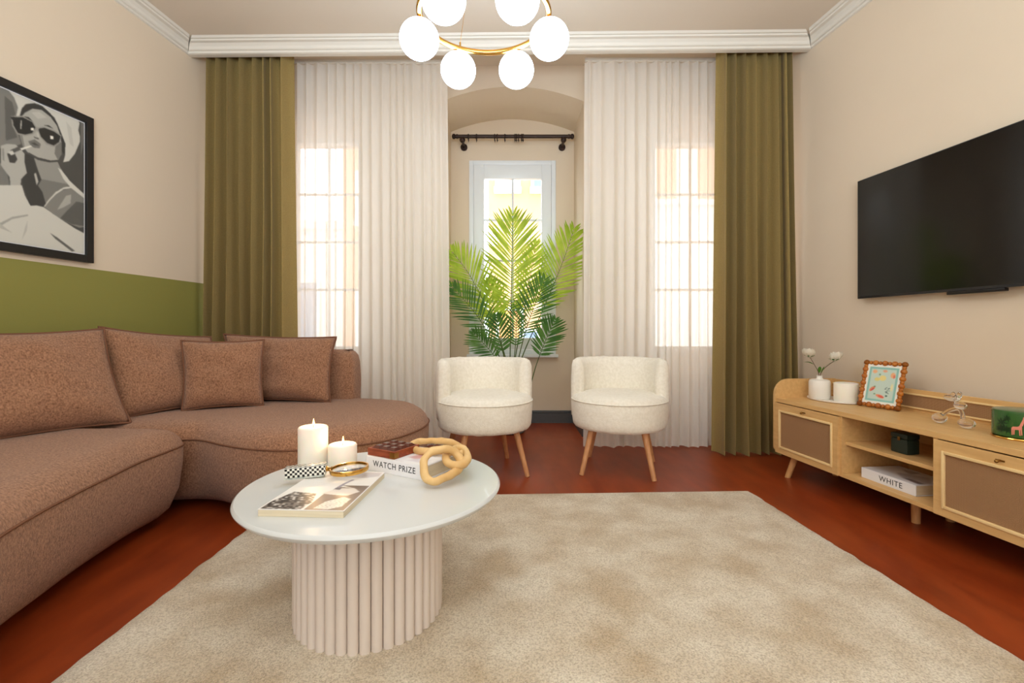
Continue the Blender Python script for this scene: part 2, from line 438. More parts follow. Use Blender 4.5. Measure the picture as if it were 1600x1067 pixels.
box(bm, AL-0.25, AL, T1, 4.9, 0, 3.3); box(bm, AR, AR+0.25, T1, 4.9, 0, 3.3)
# outer wall of the bay with the window hole
WX0, WX1, WZ0, WZ1 = -0.437, 0.447, 0.70, 2.675
box(bm, AL, WX0, 4.78, 4.9, 0, 3.3); box(bm, WX1, AR, 4.78, 4.9, 0, 3.3)
box(bm, WX0, WX1, 4.78, 4.9, 0, WZ0); box(bm, WX0, WX1, 4.78, 4.9, WZ1, 3.3)
struct(link_mesh('wall_back', bm, M['wall'], smooth=0))

# cornice: profile swept round three sides
prof = [(0.0, 3.008), (0.012, 3.012), (0.014, 3.026), (0.024, 3.028), (0.03, 3.034), (0.034, 3.05), (0.05, 3.066), (0.072, 3.07), (0.076, 3.079), (0.088, 3.081), (0.094, 3.088), (0.10, 3.093)]
YL, YR = 3.50, 3.43
def cornice(name, a, b, inward, ma, mb):
    bm = BM(); A = []; B = []
    a = Vector(a); b = Vector(b); inward = Vector(inward); d = (b-a).normalized()
    for q, z in prof:
        pa = a+inward*q+d*q*ma; pb = b+inward*q-d*q*mb
        A.append(bm.verts.new((pa.x, pa.y, z))); B.append(bm.verts.new((pb.x, pb.y, z)))
    A.append(bm.verts.new((a.x, a.y, 3.093))); B.append(bm.verts.new((b.x, b.y, 3.093)))
    n = len(A)
    for i in range(n): bm.faces.new((A[i], A[(i+1) % n], B[(i+1) % n], B[i]))
    bm.faces.new(A); bm.faces.new(B[::-1])
    return struct(link_mesh(name, bm, M['trim'], smooth=25))
xl, xr = XL(YL), XR(YR)
cornice('trim_1', (xl, YL), (xr, YR), (0, -1), 1, 1)
nl = Vector((1, -0.10)).normalized(); nr = Vector((-1, -0.11)).normalized()
cornice('trim_2', (XL(REAR), REAR), (xl, YL), nl, 0, 1)
cornice('trim_3', (XR(REAR), REAR), (xr, YR), nr, 0, 1)
# downstand board that closes the curtain pocket
bm = BM(); prism_xy(bm, [(xl, YL), (xr, YR), (xr, YR+0.035), (xl, YL+0.035)], 3.008, 3.29)
struct(link_mesh('trim_4', bm, M['trim'], smooth=0))
bm = BM(); box(bm, AL, AR, 4.755, 4.78, 0, 0.10); box(bm, AL, AR, 4.762, 4.78, 0.10, 0.125, 0.005)
box(bm, AL, AL+0.015, BACK, 4.755, 0, 0.12); box(bm, AR-0.015, AR, BACK, 4.755, 0, 0.12)
struct(link_mesh('baseboard_back', bm, M['greytrim'], smooth=0))
bm = BM(); box(bm, -2.4, AL, BACK-0.018, BACK, 0, 0.12, 0.004); box(bm, AR, 2.1, BACK-0.018, BACK, 0, 0.12, 0.004)
struct(link_mesh('baseboard_rear', bm, M['trim'], smooth=0))
bm = BM(); prism_xy(bm, [(XR(-2.3), -2.3), (XR(4.1), 4.1), (XR(4.1)-0.018, 4.1), (XR(-2.3)-0.018, -2.3)], 0, 0.11)
struct(link_mesh('baseboard_right', bm, M['greytrim'], smooth=0))

def window(name, x0, x1, z0, z1, y, fw, gx0, gx1, gz0, gz1, rows, mid=True, sill=True):
    e = bpy.data.objects.new(name, None); C.objects.link(e); e.location = ((x0+x1)/2, y, z0); struct(e)
    def L(bm, a, b, c, d, f, g, bev=0.004): box(bm, a-e.location.x, b-e.location.x, c-y, d-y, f-z0, g-z0, bev)
    bm = BM()
    L(bm, x0, x0+fw, y, y+.07, z0, z1); L(bm, x1-fw, x1, y, y+.07, z0, z1); L(bm, x0+fw, x1-fw, y, y+.07, z0, z0+fw); L(bm, x0+fw, x1-fw, y, y+.07, z1-fw, z1)
    link_mesh('window_frame', bm, M['upvc'], e)
    bm = BM(); a0, a1, b0, b1 = x0+fw+.003, x1-fw-.003, z0+fw+.003, z1-fw-.003
    L(bm, a0, gx0, y-.012, y+.05, b0, b1); L(bm, gx1, a1, y-.012, y+.05, b0, b1); L(bm, gx0, gx1, y-.012, y+.05, b0, gz0); L(bm, gx0, gx1, y-.012, y+.05, gz1, b1)
    link_mesh('window_sash', bm, M['upvc'], e)
    bm = BM()
    if mid: L(bm, (gx0+gx1)/2-.011, (gx0+gx1)/2+.011, y+.02, y+.036, gz0, gz1, 0.001)
    for z in rows: L(bm, gx0, gx1, y+.022, y+.034, z-.011, z+.011, 0.001)
    link_mesh('window_muntins', bm, M['upvc'], e)
    bm = BM(); L(bm, gx0, gx1, y+.025, y+.03, gz0, gz1, 0)
    link_mesh('window_pane', bm, M['pane'], e, smooth=0)
    bm = BM(); L(bm, gx1+.03, gx1+.05, y-.05, y-.012, (z0+z1)/2-.25, (z0+z1)/2-.13, 0.004)
    link_mesh('window_handle', bm, M['upvc'], e)
    if sill:
        bm = BM(); L(bm, x0-.02, x1+.02, y-.06, y+.04, z0-.03, z0, 0.004); link_mesh('window_sill', bm, M['upvc'], e)
    return e
window('window_1', WX0, WX1, WZ0, WZ1, 4.76, 0.045, -0.285, 0.30, 0.865, 2.487, [2.07, 1.655, 1.24])
window('window_2', LW[0], LW[1], ZB, ZT, 4.2, 0.03, -1.93, -1.375, 0.80, 2.63, [2.17, 1.74, 1.31])
window('window_3', RW[0], RW[1], ZB, ZT, 4.2, 0.03, 1.285, 1.93, 0.80, 2.66-.03, [2.17, 1.74, 1.31])

# street outside -----------------------------------------------------------
bm = BM(); box(bm, -14, 14, 5.2, 14, -4.2, -4.0); o = struct(link_mesh('street_pavement', bm, M['street'], smooth=0))
def facade(name, label, x0, x1, z1, y, m, wins):
    t = thing(name, label, 'building', ((x0+x1)/2, y, -4.0)); ox, oy, oz = t.location
    bm = BM(); box(bm, x0-ox, x1-ox, 0, 3, 0, z1-oz); link_mesh('facade_wall', bm, m, t, smooth=0)
    for wx0, wx1, wz0, wz1, mm in wins:
        bm = BM(); a, b, c, d = wx0-ox, wx1-ox, wz0-oz, wz1-oz
        box(bm, a-.08, a, -.05, .02, c, d); box(bm, b, b+.08, -.05, .02, c, d); box(bm, a-.08, b+.08, -.05, .02, d, d+.08); box(bm, a-.1, b+.1, -.14, .02, c-.13, c)
        f = link_mesh('window_surround', bm, M['streetwhite'], t, smooth=0)
        bm = BM(); box(bm, a, b, -.02, .01, c, d); link_mesh('pane', bm, mm, f, smooth=0)
    bm = BM(); box(bm, x0-ox, x1-ox, -.25, 0.1, z1-oz, z1-oz+.2); link_mesh('roof_edge', bm, M['streetwhite'], t, smooth=0)
facade('street_building', 'peach rendered building across the street seen through the arched niche window', -0.55, 2.7, 9.0, 11,
       M['streetwall'], [(-0.32, 0.12, 4.28, 5.9, M['streetwhite']), (0.52, 0.95, 4.28, 5.9, M['streetblue']), 
                         (-0.3, 0.2, -1.2, 1.4, M['streetorange']), (0.25, 0.6, -1.2, 0.9, M['streetblue'])])
facade('street_building', 'cream building across the street seen through the sheer curtain of the right window', 2.75, 8.0, 8.0, 11.4,
       M['streetwhite'], [(3.5, 4.0, 4.1, 5.8, M['streetwall']), (4.5, 5.2, 4.1, 5.8, M['streetwall']), (3.8, 4.6, 0.2, 1.9, M['streetwhite'])])
facade('street_building', 'pale pink building with low roof seen through the sheer curtain of the left window', -3.98, -3.1, 8.0, 11,
       M['streetwall'], [(-3.6, -3.2, 3.5, 4.6, M['streetwhite']), (-3.6, -3.2, 0.5, 1.8, M['streetwhite'])])
facade('street_building', 'cream building far across the street seen through the left window', -9.5, -4.05, 3.6, 12.5,
       M['streetwhite'], [(-7.5, -6.7, 0.6, 2.2, M['streetwall']), (-6.0, -5.2, 0.6, 2.2, M['streetblue'])])

# ------------------------------------------------------------------ curtains
def curtain(name, label, group, x0t, x1t, x0b, x1b, y, ztop, zbot, folds, amp, m, seed, slope=0.0, nx=None, sharp=1.0, header=None, drift=0.25):
    nx = nx or folds*16; nz = 26; rnd = random.Random(seed)
    ph = [0.0]                                    # uneven fold widths
    ws = [0.55+rnd.random()*0.9 for _ in range(folds)]; tot = sum(ws)
    for q in ws: ph.append(ph[-1]+q/tot)
    amps = [amp*(0.65+0.6*rnd.random()) for _ in range(folds+1)]
    t = thing(name, label, 'curtain', ((x0t+x1t)/2, y, zbot), 0, group)
    bm = BM(); g = []
    for j in range(nz+1):
        v = j/nz; z = ztop+(zbot-ztop)*v; row = []
        for i in range(nx+1):
            u = i/nx
            k = 0
            while k < folds-1 and ph[k+1] < u: k += 1
            f = (u-ph[k])/(ph[k+1]-ph[k]); a = amps[k]*(1-f)+amps[k+1]*f
            s = math.cos(2*PI*f); s = math.copysign(abs(s)**sharp, s)
            dr = noise.noise(Vector((u*folds*0.35, v*1.3, seed*3.1)))
            yy = s*a*(0.8+0.35*v)+dr*drift*amp*v*1.6+noise.noise(Vector((u*folds*1.3, v*1.2, seed)))*amp*0.22*v
            xx = (x0t*(1-v)+x0b*v)*(1-u)+(x1t*(1-v)+x1b*v)*u + noise.noise(Vector((u*folds*0.5, v*1.6, seed+9)))*amp*0.9*v*math.sin(PI*u) + math.sin(2*PI*f)*a*0.28*sharp
            row.append(bm.verts.new((xx-t.location.x, yy+slope*(xx-x0t), z-zbot+(0.004*math.sin(u*folds*2.2+seed) if j == nz else 0))))
        g.append(row)
    for j in range(nz):
        for i in range(nx): bm.faces.new((g[j][i], g[j][i+1], g[j+1][i+1], g[j+1][i]))
    link_mesh('drape', bm, m, t, smooth=180)
    bm = BM()     # weighted bottom hem
    tube(bm, [g_ for g_ in [Vector((0, 0, 0))]], 0.002) if False else None
    pts = []
    me = t.children[0].data; base = nz*(nx+1)
    for i in range(nx+1): pts.append(me.vertices[base+i].co.copy()+Vector((0, 0, 0.0)))
    for a, b in zip(pts[:-1], pts[1:]):
        q = [a+Vector((0, -.0015, 0)), b+Vector((0, -.0015, 0)), b+Vector((0, -.0015, .035)), a+Vector((0, -.0015, .035))]
        bm.faces.new([bm.verts.new(p) for p in q])
    bmesh.ops.remove_doubles(bm, verts=bm.verts[:], dist=1e-5)
    link_mesh('hem', bm, m, t, smooth=180)
    if header:
        bm = BM(); box(bm, min(x0t, x1t)-t.location.x, max(x0t, x1t)-t.location.x, -0.012+slope*0, 0.012, ztop-zbot, ztop-zbot+0.03, 0.003)
        link_mesh('curtain_track', bm, M['trim'], t)
    return t
curtain('olive_curtain', 'olive green floor-length curtain hanging behind the sofa corner beside the green wall', None, -2.365, -1.70, -2.385, -1.665, 3.60, 3.24, 0.012, 8, 0.062, M['green_curtain'], 3, sharp=0.8, slope=-0.014)
curtain('olive_curtain', 'olive green floor-length curtain hanging beside the wall with the television', None, 1.575, 2.13, 1.55, 2.17, 3.55, 3.22, 0.012, 8, 0.058, M['green_curtain'], 5, sharp=0.8, slope=-0.014)
curtain('sheer_curtain', 'white sheer curtain hanging behind the brown sofa and left of the arched niche', None, -1.765, -0.525, -1.775, -0.50, 3.78, 3.10, 0.012, 17, 0.019, M['sheer'], 11, header=True)
curtain('sheer_curtain', 'white sheer curtain hanging behind the armchair nearest the media console', None, 0.585, 1.66, 0.575, 1.66, 3.75, 3.10, 0.012, 14, 0.019, M['sheer'], 17, header=True)

# rod inside the arched bay
t = thing('curtain_rod', 'dark brown curtain rod with rings across the arched window niche', 'curtain rod', (0.01, 4.62, 2.86))
bm = BM(); tube(bm, [(-0.60, 0, 0), (0.60, 0, 0)], 0.018, 12); link_mesh('rod', bm, M['rod'], t)
for s in (-1, 1):
    bm = BM(); ball(bm, (s*0.585, 0, 0), 0.026, 0.8); tube(bm, [(s*0.545, 0, 0), (s*0.56, 0, 0)], 0.022, 12); link_mesh('finial', bm, M['rod'], t)
    bm = BM(); tube(bm, [(s*0.50, 0, -0.03), (s*0.50, 0.158, -0.05)], 0.013, 10); ball(bm, (s*0.50, 0, -0.035), 0.028); tube(bm, [(s*0.50, 0.14, -0.05), (s*0.50, 0.158, -0.05)], 0.035, 16)
    link_mesh('bracket', bm, M['rod'], t)
for x in (-0.44, -0.36, -0.18, -0.155, -0.08, 0.02, 0.035, 0.055, 0.085, 0.10):
    bm = BM(); tube(bm, [(x+0.004*math.sin(a*3), math.cos(a)*0.030, -0.010+math.sin(a)*0.030) for a in [2*PI*i/20 for i in range(20)]], 0.0045, 6, closed=True)
    tube(bm, [(x, 0, -0.040), (x, 0, -0.056)], 0.003, 6); link_mesh('ring', bm, M['rod'], t)

# ------------------------------------------------------------------ rug
bm = BM(); RP = [(-1.27, 2.64), (1.39, 2.745), (1.56, -0.6), (-1.20, -0.6)]
nx, ny = 150, 170; g = []
for j in range(ny+1):
    v = j/ny; row = []
    for i in range(nx+1):
        u = i/nx
        a = Vector(RP[0]).lerp(Vector(RP[1]), u); b = Vector(RP[3]).lerp(Vector(RP[2]), u); p = a.lerp(b, v)
        ed = min(u, 1-u, v, 1-v); h = 0.018*min(1, ed*50)**0.5 if ed > 0 else 0.0005
        jit = 0.006 if ed == 0 else 0.0
        n1 = noise.noise(Vector((p.x*70, p.y*70, 1)))
        row.append(bm.verts.new((p.x+jit*1.5*noise.noise(Vector((p.x*14, p.y*14, 8))), p.y+jit*1.5*noise.noise(Vector((p.x*14, p.y*14, 5))), max(0.0005, h+(0.0016*n1+0.0015*noise.noise(Vector((p.x*9, p.y*9, 3))) if h > 0.01 else 0)))))
    g.append(row)
for j in range(ny):
    for i in range(nx): bm.faces.new((g[j][i], g[j+1][i], g[j+1][i+1], g[j][i+1]))
tag(link_mesh('area_rug', bm, M['rug'], smooth=180), 'large cream plush rug lying on the red-brown floor under the round table', 'rug')

# ------------------------------------------------------------------ sofa
sofa = thing('sectional_sofa', 'curved brown chenille sectional sofa along the left wall', 'sofa', (0, 0, 0))
SEAT = [(0.05, 0.10), (0.09, 0.055), (0.18, 0.018), (0.30, 0.002), (0.385, 0.0), (0.42, 0.014), (0.445, 0.034), (0.460, 0.058), (0.469, 0.082), (0.474, 0.105)]
near = [(-1.60, 2.30), (-1.597, 2.2), (-1.583, 1.993), (-1.52, 1.677), (-1.451, 1.422), (-1.40, 1.277), (-1.27, 1.05), (-1.10, 0.80), (-1.02, 0.62), (-1.10, 0.44), (-1.35, 0.36), (-1.8, 0.30), (-2.3, 0.25), (-2.58, 0.4), (-2.60, 1.2), (-2.54, 1.8), (-2.49, 2.28), (-2.45, 2.345), (-2.2, 2.355), (-1.9, 2.35), (-1.65, 2.345)]
far = [(-1.636, 2.41), (-1.39, 2.266), (-1.139, 2.177), (-1.0, 2.18), (-0.80, 2.245), (-0.633, 2.37), (-0.53, 2.60), (-0.505, 2.82), (-0.55, 3.02), (-0.66, 3.19), (-0.85, 3.30), (-1.05, 3.35), (-1.5, 3.38), (-2.0, 3.36), (-2.33, 3.15), (-2.46, 2.8), (-2.47, 2.45), (-2.42, 2.365), (-2.1, 2.362), (-1.8, 2.365), (-1.68, 2.375)]
for P, sd in ((near, 1), (far, 2)):
    O = resample(catmull([(x, y, 0) for x, y in P], 8, True), 0.022)
    O = ccw([Vector((p.x, p.y, 0)) for p in O]); n_ = len(O)
    for _ in range(14): O = [(O[i-1]+O[i]*2+O[(i+1) % n_])/4 for i in range(n_)]
    bm = BM(); O2 = puff(bm, O, SEAT, 0.008, sd)
    s = link_mesh('seat', bm, M['sofa'], sofa, smooth=180)
    bm = BM(); Q = offset(ccw([Vector((p.x, p.y, 0)) for p in O]), -0.0015)
    pts = []
    for p in Q:
        nv = noise.noise_vector(Vector((p.x, p.y, 0.385))*5+Vector((sd, 0, 0)))*0.008; pts.append((p.x+nv.x, p.y+nv.y, 0.387))
    tube(bm, pts[::2], 0.0042, 6, closed=True); link_mesh('piping', bm, M['piping'], s, smooth=180)
def ribbon_outline(path, th, rnd=0.09):
    P = resample(catmull([(x, y, 0) for x, y in path], 8), 0.03, False); n = len(P); Lf, Rt = [], []
    for i, p in enumerate(P):
        t_ = (P[min(i+1, n-1)]-P[max(i-1, 0)]).normalized(); nn = Vector((-t_.y, t_.x, 0))
        Lf.append(p+nn*th/2); Rt.append(p-nn*th/2)
    return Lf+Rt[::-1]
BK = [(0.06, 0.03), (0.2, 0.01), (0.6, 0.0), (0.72, 0.004), (0.77, 0.015), (0.795, 0.034), (0.808, 0.062), (0.811, 0.08)]
for path, thk in (([(-2.60, 0.45), (-2.575, 1.3), (-2.51, 2.0), (-2.455, 2.335)], 0.14), ([(-2.395, 2.375), (-2.36, 2.75), (-2.24, 3.08), (-1.98, 3.27), (-1.55, 3.30), (-1.08, 3.285)], 0.18)):
    O = resample(ribbon_outline(path, thk), 0.02)
    O = ccw([Vector((p.x, p.y, 0)) for p in O]); n = len(O)
    for _ in range(6): O = [(O[i-1]+O[i]*2+O[(i+1) % n])/4 for i in range(n)]
    bm = BM(); puff(bm, O, BK, 0.005, 5); link_mesh('backrest', bm, M['sofa'], sofa, smooth=180)
for x, y in ((-1.3, 2.5), (-0.75, 2.75), (-1.9, 1.6), (-1.8, 0.6), (-2.3, 1.8), (-1.2, 3.1), (-2.1, 3.0)):
    bm = BM(); lathe(bm, [(0, 0), (0.03, 0), (0.03, 0.07), (0, 0.07)], 16, x, y); link_mesh('foot', bm, M['black'], sofa)

def cushion(label, bl, br, tl, tr, th, seed, pip=True, group=None):
    """throw cushion from its four corner points"""
    bl, br, tl, tr = map(Vector, (bl, br, tl, tr)); c = (bl+br)/2
    ex = (br-bl).normalized(); up = ((tl+tr)/2-c); ez = (up-ex*up.dot(ex)).normalized(); ey = ez.cross(ex)
    t = thing('cushion', label, 'cushion', (0, 0, 0), 0, group)
    at_basis(t, c, ex, ey, ez); inv = t.matrix_world.inverted()
    BLl, BRl, TLl, TRl = [inv @ p for p in (bl, br, tl, tr)]
    N = 30; bm = BM(); grids = []
    for s in (-1, 1):
        g = []
        for j in range(N+1):
            v = j/N*2-1; row = []
            for i in range(N+1):
                u = i/N*2-1
                if s == 1 and (i in (0, N) or j in (0, N)): row.append(grids[0][j][i]); continue
                pin = 0.07
                uu = u*(1-pin*(1-v*v)*abs(u)); vv = v*(1-pin*(1-u*u)*abs(v))
                a = BLl.lerp(BRl, (uu+1)/2); b = TLl.lerp(TRl, (uu+1)/2); p = a.lerp(b, (vv+1)/2)
                h = max(0, (1-u**4)*(1-v**4))**0.62*(0.82+0.18*(1-u*u)*(1-v*v))
                sag = 1+0.22*(-v)      # fuller at the bottom
                wr = noise.noise(Vector((u*2.2, v*2.2, seed+s)))*0.018*h+noise.noise(Vector((u*7, v*7, seed+s+4)))*0.005*h
                p = p+Vector((0, s*(th/2*h*sag+wr), 0))
                row.append(bm.verts.new(p))
            g.append(row)
        grids.append(g)
    for k, g in enumerate(grids):
        for j in range(N):
            for i in range(N):
                q = (g[j][i], g[j][i+1], g[j+1][i+1], g[j+1][i]); bm.faces.new(q if k == 0 else q[::-1])
    g = grids[0]
    rim = [g[0][i].co.copy() for i in range(N)]+[g[j][N].co.copy() for j in range(N)]+[g[N][i].co.copy() for i in range(N, 0, -1)]+[g[j][0].co.copy() for j in range(N, 0, -1)]
    link_mesh('cushion_cover', bm, M['sofa'], t, smooth=180)
    bm = BM(); tube(bm, rim, 0.0065, 6, closed=True, flat=1.0); link_mesh('piping', bm, M['piping'], t, smooth=180)
    return t
cushion('big brown back cushion at the left end of the sofa under the framed photograph', (-2.31, 1.86, .465), (-1.99, 2.44, .465), (-2.445, 1.93, .935), (-2.21, 2.53, .955), 0.19, 1)
cushion('brown back cushion in the sofa corner, half hidden behind the small square cushion', (-2.11, 2.46, .468), (-1.86, 3.06, .475), (-2.265, 2.56, .965), (-2.03, 3.15, .90), 0.17, 2)
cushion('small square brown cushion standing in front of the two back cushions in the sofa corner', (-1.93, 2.73, .475), (-1.56, 2.93, .475), (-1.985, 2.80, .885), (-1.585, 2.99, .885), 0.14, 3)
cushion('brown back cushion nearest the white sheer curtain, beside the open end of the sofa back', (-1.86, 3.115, .475), (-1.19, 3.06, .475), (-1.97, 3.19, .92), (-1.18, 3.14, .90), 0.15, 4)

# ------------------------------------------------------------------ armchairs
def armchair(label, x, y, face):
    """face: direction the seat front points to"""
    t = thing('tub_chair', label, 'armchair', (x, y, 0), math.atan2(face[1], face[0])+PI/2)   # local -Y is the front
    bm = BM(); R_ = 0.318
    prof = [(0, 0.288), (R_-0.05, 0.288), (R_-0.018, 0.296), (R_-0.004, 0.315), (R_, 0.35), (R_+0.004, 0.42), (R_+0.004, 0.465), (R_-0.004, 0.492), (R_-0.02, 0.509), (R_-0.05, 0.519), (R_-0.12, 0.524), (0.1, 0.527), (0, 0.528)]
    lathe(bm, prof, 72)
    for v in bm.verts: v.co += noise.noise_vector(v.co*22)*0.004+noise.noise_vector(v.co*60)*0.0015
    s = link_mesh('seat', bm, M['boucle'], t, smooth=180)
    bm = BM(); tube(bm, [((R_+0.005)*math.cos(a), (R_+0.005)*math.sin(a), 0.478) for a in [2*PI*i/60 for i in range(60)]], 0.004, 6, closed=True); link_mesh('piping', bm, M['boucle'], s, smooth=180)
    bm = BM()    # wrap-round back: section swept through an arc
    th = 0.085; ro = R_+0.006
    sec = [(ro-th, 0.47), (ro-th-0.004, 0.60), (ro-th, 0.70), (ro-th+0.012, 0.735), (ro-th+0.03, 0.75), (ro-0.03, 0.752), (ro-0.010, 0.738), (ro, 0.70), (ro+0.003, 0.6), (ro+0.002, 0.45), (ro, 0.36), (ro-0.03, 0.36)]
    n = 64; span = math.radians(206); rings = []
    for i in range(n+1):
        a = PI/2-span/2+span*i/n
        e = min(i, n-i)/n*span*ro        # distance to the end, rounds the ends
        k = 1.0 if e > 0.04 else math.sqrt(max(0, 1-(1-e/0.04)**2))
        mr, mz = ro-th/2, 0.55
        ring = []
        for r, z in sec:
            rr = mr+(r-mr)*(0.35+0.65*k); zz = z if z < 0.5 else mz+(z-mz)*(0.9+0.1*k)
            p = Vector((rr*math.cos(a), rr*math.sin(a), zz)); p += noise.noise_vector(p*22)*0.004+noise.noise_vector(p*60)*0.0015
            ring.append(bm.verts.new(p))
        rings.append(ring)
    m_ = len(sec)
    for a, b in zip(rings[:-1], rings[1:]):
        for i in range(m_): bm.faces.new((a[i], a[(i+1) % m_], b[(i+1) % m_], b[i]))
    bm.faces.new(rings[0]); bm.faces.new(rings[-1][::-1])
    link_mesh('backrest', bm, M['boucle'], t, smooth=180)
    for sx in (-1, 1):
        for sy in (-1, 1):
            bm = BM(); tube(bm, [(sx*0.165, sy*0.165, 0.30), (sx*0.228, sy*0.228, 0.0)], 0.021, 16, taper=lambda u: 1-0.28*u)
            for v in bm.verts: v.co.z = max(v.co.z, 0.0)
            link_mesh('leg', bm, M['walnutleg'], t)
            bm.free() if False else None
    return t
armchair('white boucle tub chair on wooden legs in front of the palm, nearest the sofa', -0.185, 3.17, (0.30, -0.95))
armchair('white boucle tub chair on wooden legs in front of the right sheer curtain', 0.735, 3.21, (-0.27, -0.96))

# ------------------------------------------------------------------ coffee table
TX, TY = -0.475, 1.565; RUGZ = 0.018
tb = thing('coffee_table', 'round white coffee table with a fluted drum base standing on the cream rug', 'coffee table', (TX, TY, RUGZ))
bm = BM(); RT = 0.417; zt = 0.44-RUGZ
lathe(bm, [(0, zt-0.028), (RT-0.035, zt-0.028), (RT-0.012, zt-0.024), (RT-0.002, zt-0.014), (RT, zt-0.009), (RT-0.002, zt-0.004), (RT-0.007, zt), (0, zt)], 128)
for v in bm.verts: v.co.x += 0.018
link_mesh('tabletop', bm, M['tabletop'], tb, smooth=30)
bm = BM(); NB = 42
for i in range(NB):
    a = 2*PI*i/NB; x, y = 0.222*math.cos(a), 0.218*math.sin(a)
    lathe(bm, [(0, 0), (0.0162, 0), (0.0162, zt-0.028), (0, zt-0.028)], 14, x, y)
lathe(bm, [(0, 0.002), (0.212, 0.002), (0.212, zt-0.029), (0, zt-0.029)], 48)
link_mesh('fluted_base', bm, M['flute'], tb, smooth=40)

TZ = 0.44
def pillar_candle(label, x, y, r, h, z, lit=True):
    t = thing('pillar_candle', label, 'candle', (x, y, z))
    bm = BM(); lathe(bm, [(0, 0), (r-0.002, 0), (r, 0.003), (r, h-0.007), (r-0.003, h-0.002), (r-0.009, h), (r*0.55, h-0.003), (r*0.3, h-0.006), (0, h-0.006)], 48)
    link_mesh('wax', bm, M['candle'], t, smooth=50)
    if lit:
        bm = BM(); tube(bm, [(0, 0, h-0.008), (0.0005, 0, h), (0.002, 0, h+0.007)], 0.0011, 6); link_mesh('wick', bm, M['wick'], t)
        bm = BM(); lathe(bm, [(0, h+0.003), (0.0025, h+0.005), (0.0042, h+0.009), (0.0038, h+0.014), (0.0022, h+0.020), (0, h+0.028)], 12, 0.002); link_mesh('flame', bm, M['flame'], t)
        l = bpy.data.lights.new('flame_light', 'POINT'); l.energy = 0.35; l.color = (1, 0.62, 0.28); l.shadow_soft_size = 0.006
        lo = bpy.data.objects.new('flame_light', l); C.objects.link(lo); lo.location = (0, 0, h+0.035); lo.parent = t
    return t
pillar_candle('tall white pillar candle burning on the white coffee table', -0.760, 1.785, 0.054, 0.142, TZ)
pillar_candle('short white pillar candle burning beside the taller candle', -0.640, 1.765, 0.052, 0.080, TZ)

# open-faced photo book
bk = thing('photo_book', 'paperback photo book with black and white pictures lying on the coffee table', 'book', (-0.695, 1.275, TZ), -0.05)
bm = BM(); box(bm, 0.001, 0.239, 0.001, 0.345, 0, 0.0185, 0.001); link_mesh('page_block', bm, M['paper'], bk, smooth=0)
bm = BM(); box(bm, 0, 0.241, 0, 0.347, 0.0186, 0.0198, 0.0004); link_mesh('cover', bm, M['bookwhite'], bk, smooth=0)
def book_art(U, V):
    A = np.full(U.shape+(3,), 228.0); A[:] = (232, 228, 222)
    X, Y = U*240, V*347
    def fill(P, c): A[inpoly(X, Y, P)] = c
    fill([(128, 4), (240, 4), (240, 175), (150, 190), (128, 130)], (128, 108, 96))
    fill([(150, 205), (240, 160), (240, 205)], (118, 102, 92))
    fill([(6, 6), (118, 6), (124, 60), (104, 128), (30, 140), (6, 60)], (120, 112, 106))
    rs = np.random.RandomState(4)
    m = inpoly(X, Y, [(6, 6), (118, 6), (124, 60), (104, 128), (30, 140), (6, 60)])
    n = rs.rand(40, 30); ni = n[(Y/9).astype(int) % 40, ((X+Y*0.4)/8).astype(int) % 30]
    A[m & (ni > 0.55)] = (52, 46, 44); A[m & (ni < 0.22)] = (198, 192, 186)
    fill([(150, 14), (192, 8), (222, 30), (226, 90), (198, 104), (160, 66)], (226, 220, 208))
    fill([(120, 130), (160, 120), (205, 115), (228, 150), (200, 182), (150, 178)], (222, 212, 202))
    m2 = inpoly(X, Y, [(150, 14), (192, 8), (222, 30), (226, 90), (198, 104), (160, 66)])
    A[m2 & (np.sin(X*0.5+np.sin(Y*0.2)*3) > 0.93)] = (160, 148, 136)
    fill([(140, 175), (150, 172), (158, 225), (170, 260), (160, 262), (148, 225)], (150, 146, 158))
    fill([(140, 168), (160, 164), (160, 180), (144, 184)], (110, 104, 110))
    fill([(60, 290), (200, 280), (235, 300), (235, 340), (60, 340)], (206, 198, 196))
    return blur(A, 1)
print_mesh('cover_print', 0.239, 0.345, 120, 170, book_art, bk, flat_z=0.0200)

# boxed book with spine lettering
def text_mesh(name, s, size, parent, loc, rot, m, sx=1.0, ext=0.0003):
    cu = bpy.data.curves.new(name, 'FONT'); cu.body = s; cu.size = size; cu.extrude = ext; cu.align_x = 'LEFT'; cu.space_character = 1.12
    tmp = bpy.data.objects.new(name, cu); C.objects.link(tmp)
    dg = bpy.context.evaluated_depsgraph_get(); dg.update()
    me = bpy.data.meshes.new_from_object(tmp.evaluated_get(dg)); bpy.data.objects.remove(tmp)
    me.materials.clear(); me.materials.append(m)
    o = bpy.data.objects.new(name, me); C.objects.link(o); o.parent = parent; o.location = loc; o.rotation_euler = rot; o.scale = (sx, 1, 1)
    return o
def hardback(label, loc, rot, L, W, H, title, size, tx, tz, sx, parent_cover_mat):
    t = thing('hardback_book', label, 'book', loc, rot)
    bm = BM(); box(bm, 0, L, 0, 0.004, 0, H, 0.001); box(bm, 0, L, 0.004, W, 0, 0.0035, 0.0006); box(bm, 0, L, 0.004, W, H-0.0035, H, 0.0006)
    link_mesh('cover', bm, M['bookwhite'], t, smooth=0)
    bm = BM(); box(bm, 0.004, L-0.004, 0.0042, W-0.004, 0.0036, H-0.0036); link_mesh('page_block', bm, M['paper'], t, smooth=0)
    text_mesh('lettering', title, size, t, (tx, -0.0004, tz), (PI/2, 0, 0), M['ink'], sx)
    return t
b1 = hardback('thick white book lettered WATCH PRIZE on its spine, lying on the coffee table', (-0.532, 1.706, TZ), math.atan2(-0.133, 0.237), 0.275, 0.20, 0.050, 'WATCH PRIZE', 0.030, 0.034, 0.018, 0.93, None)
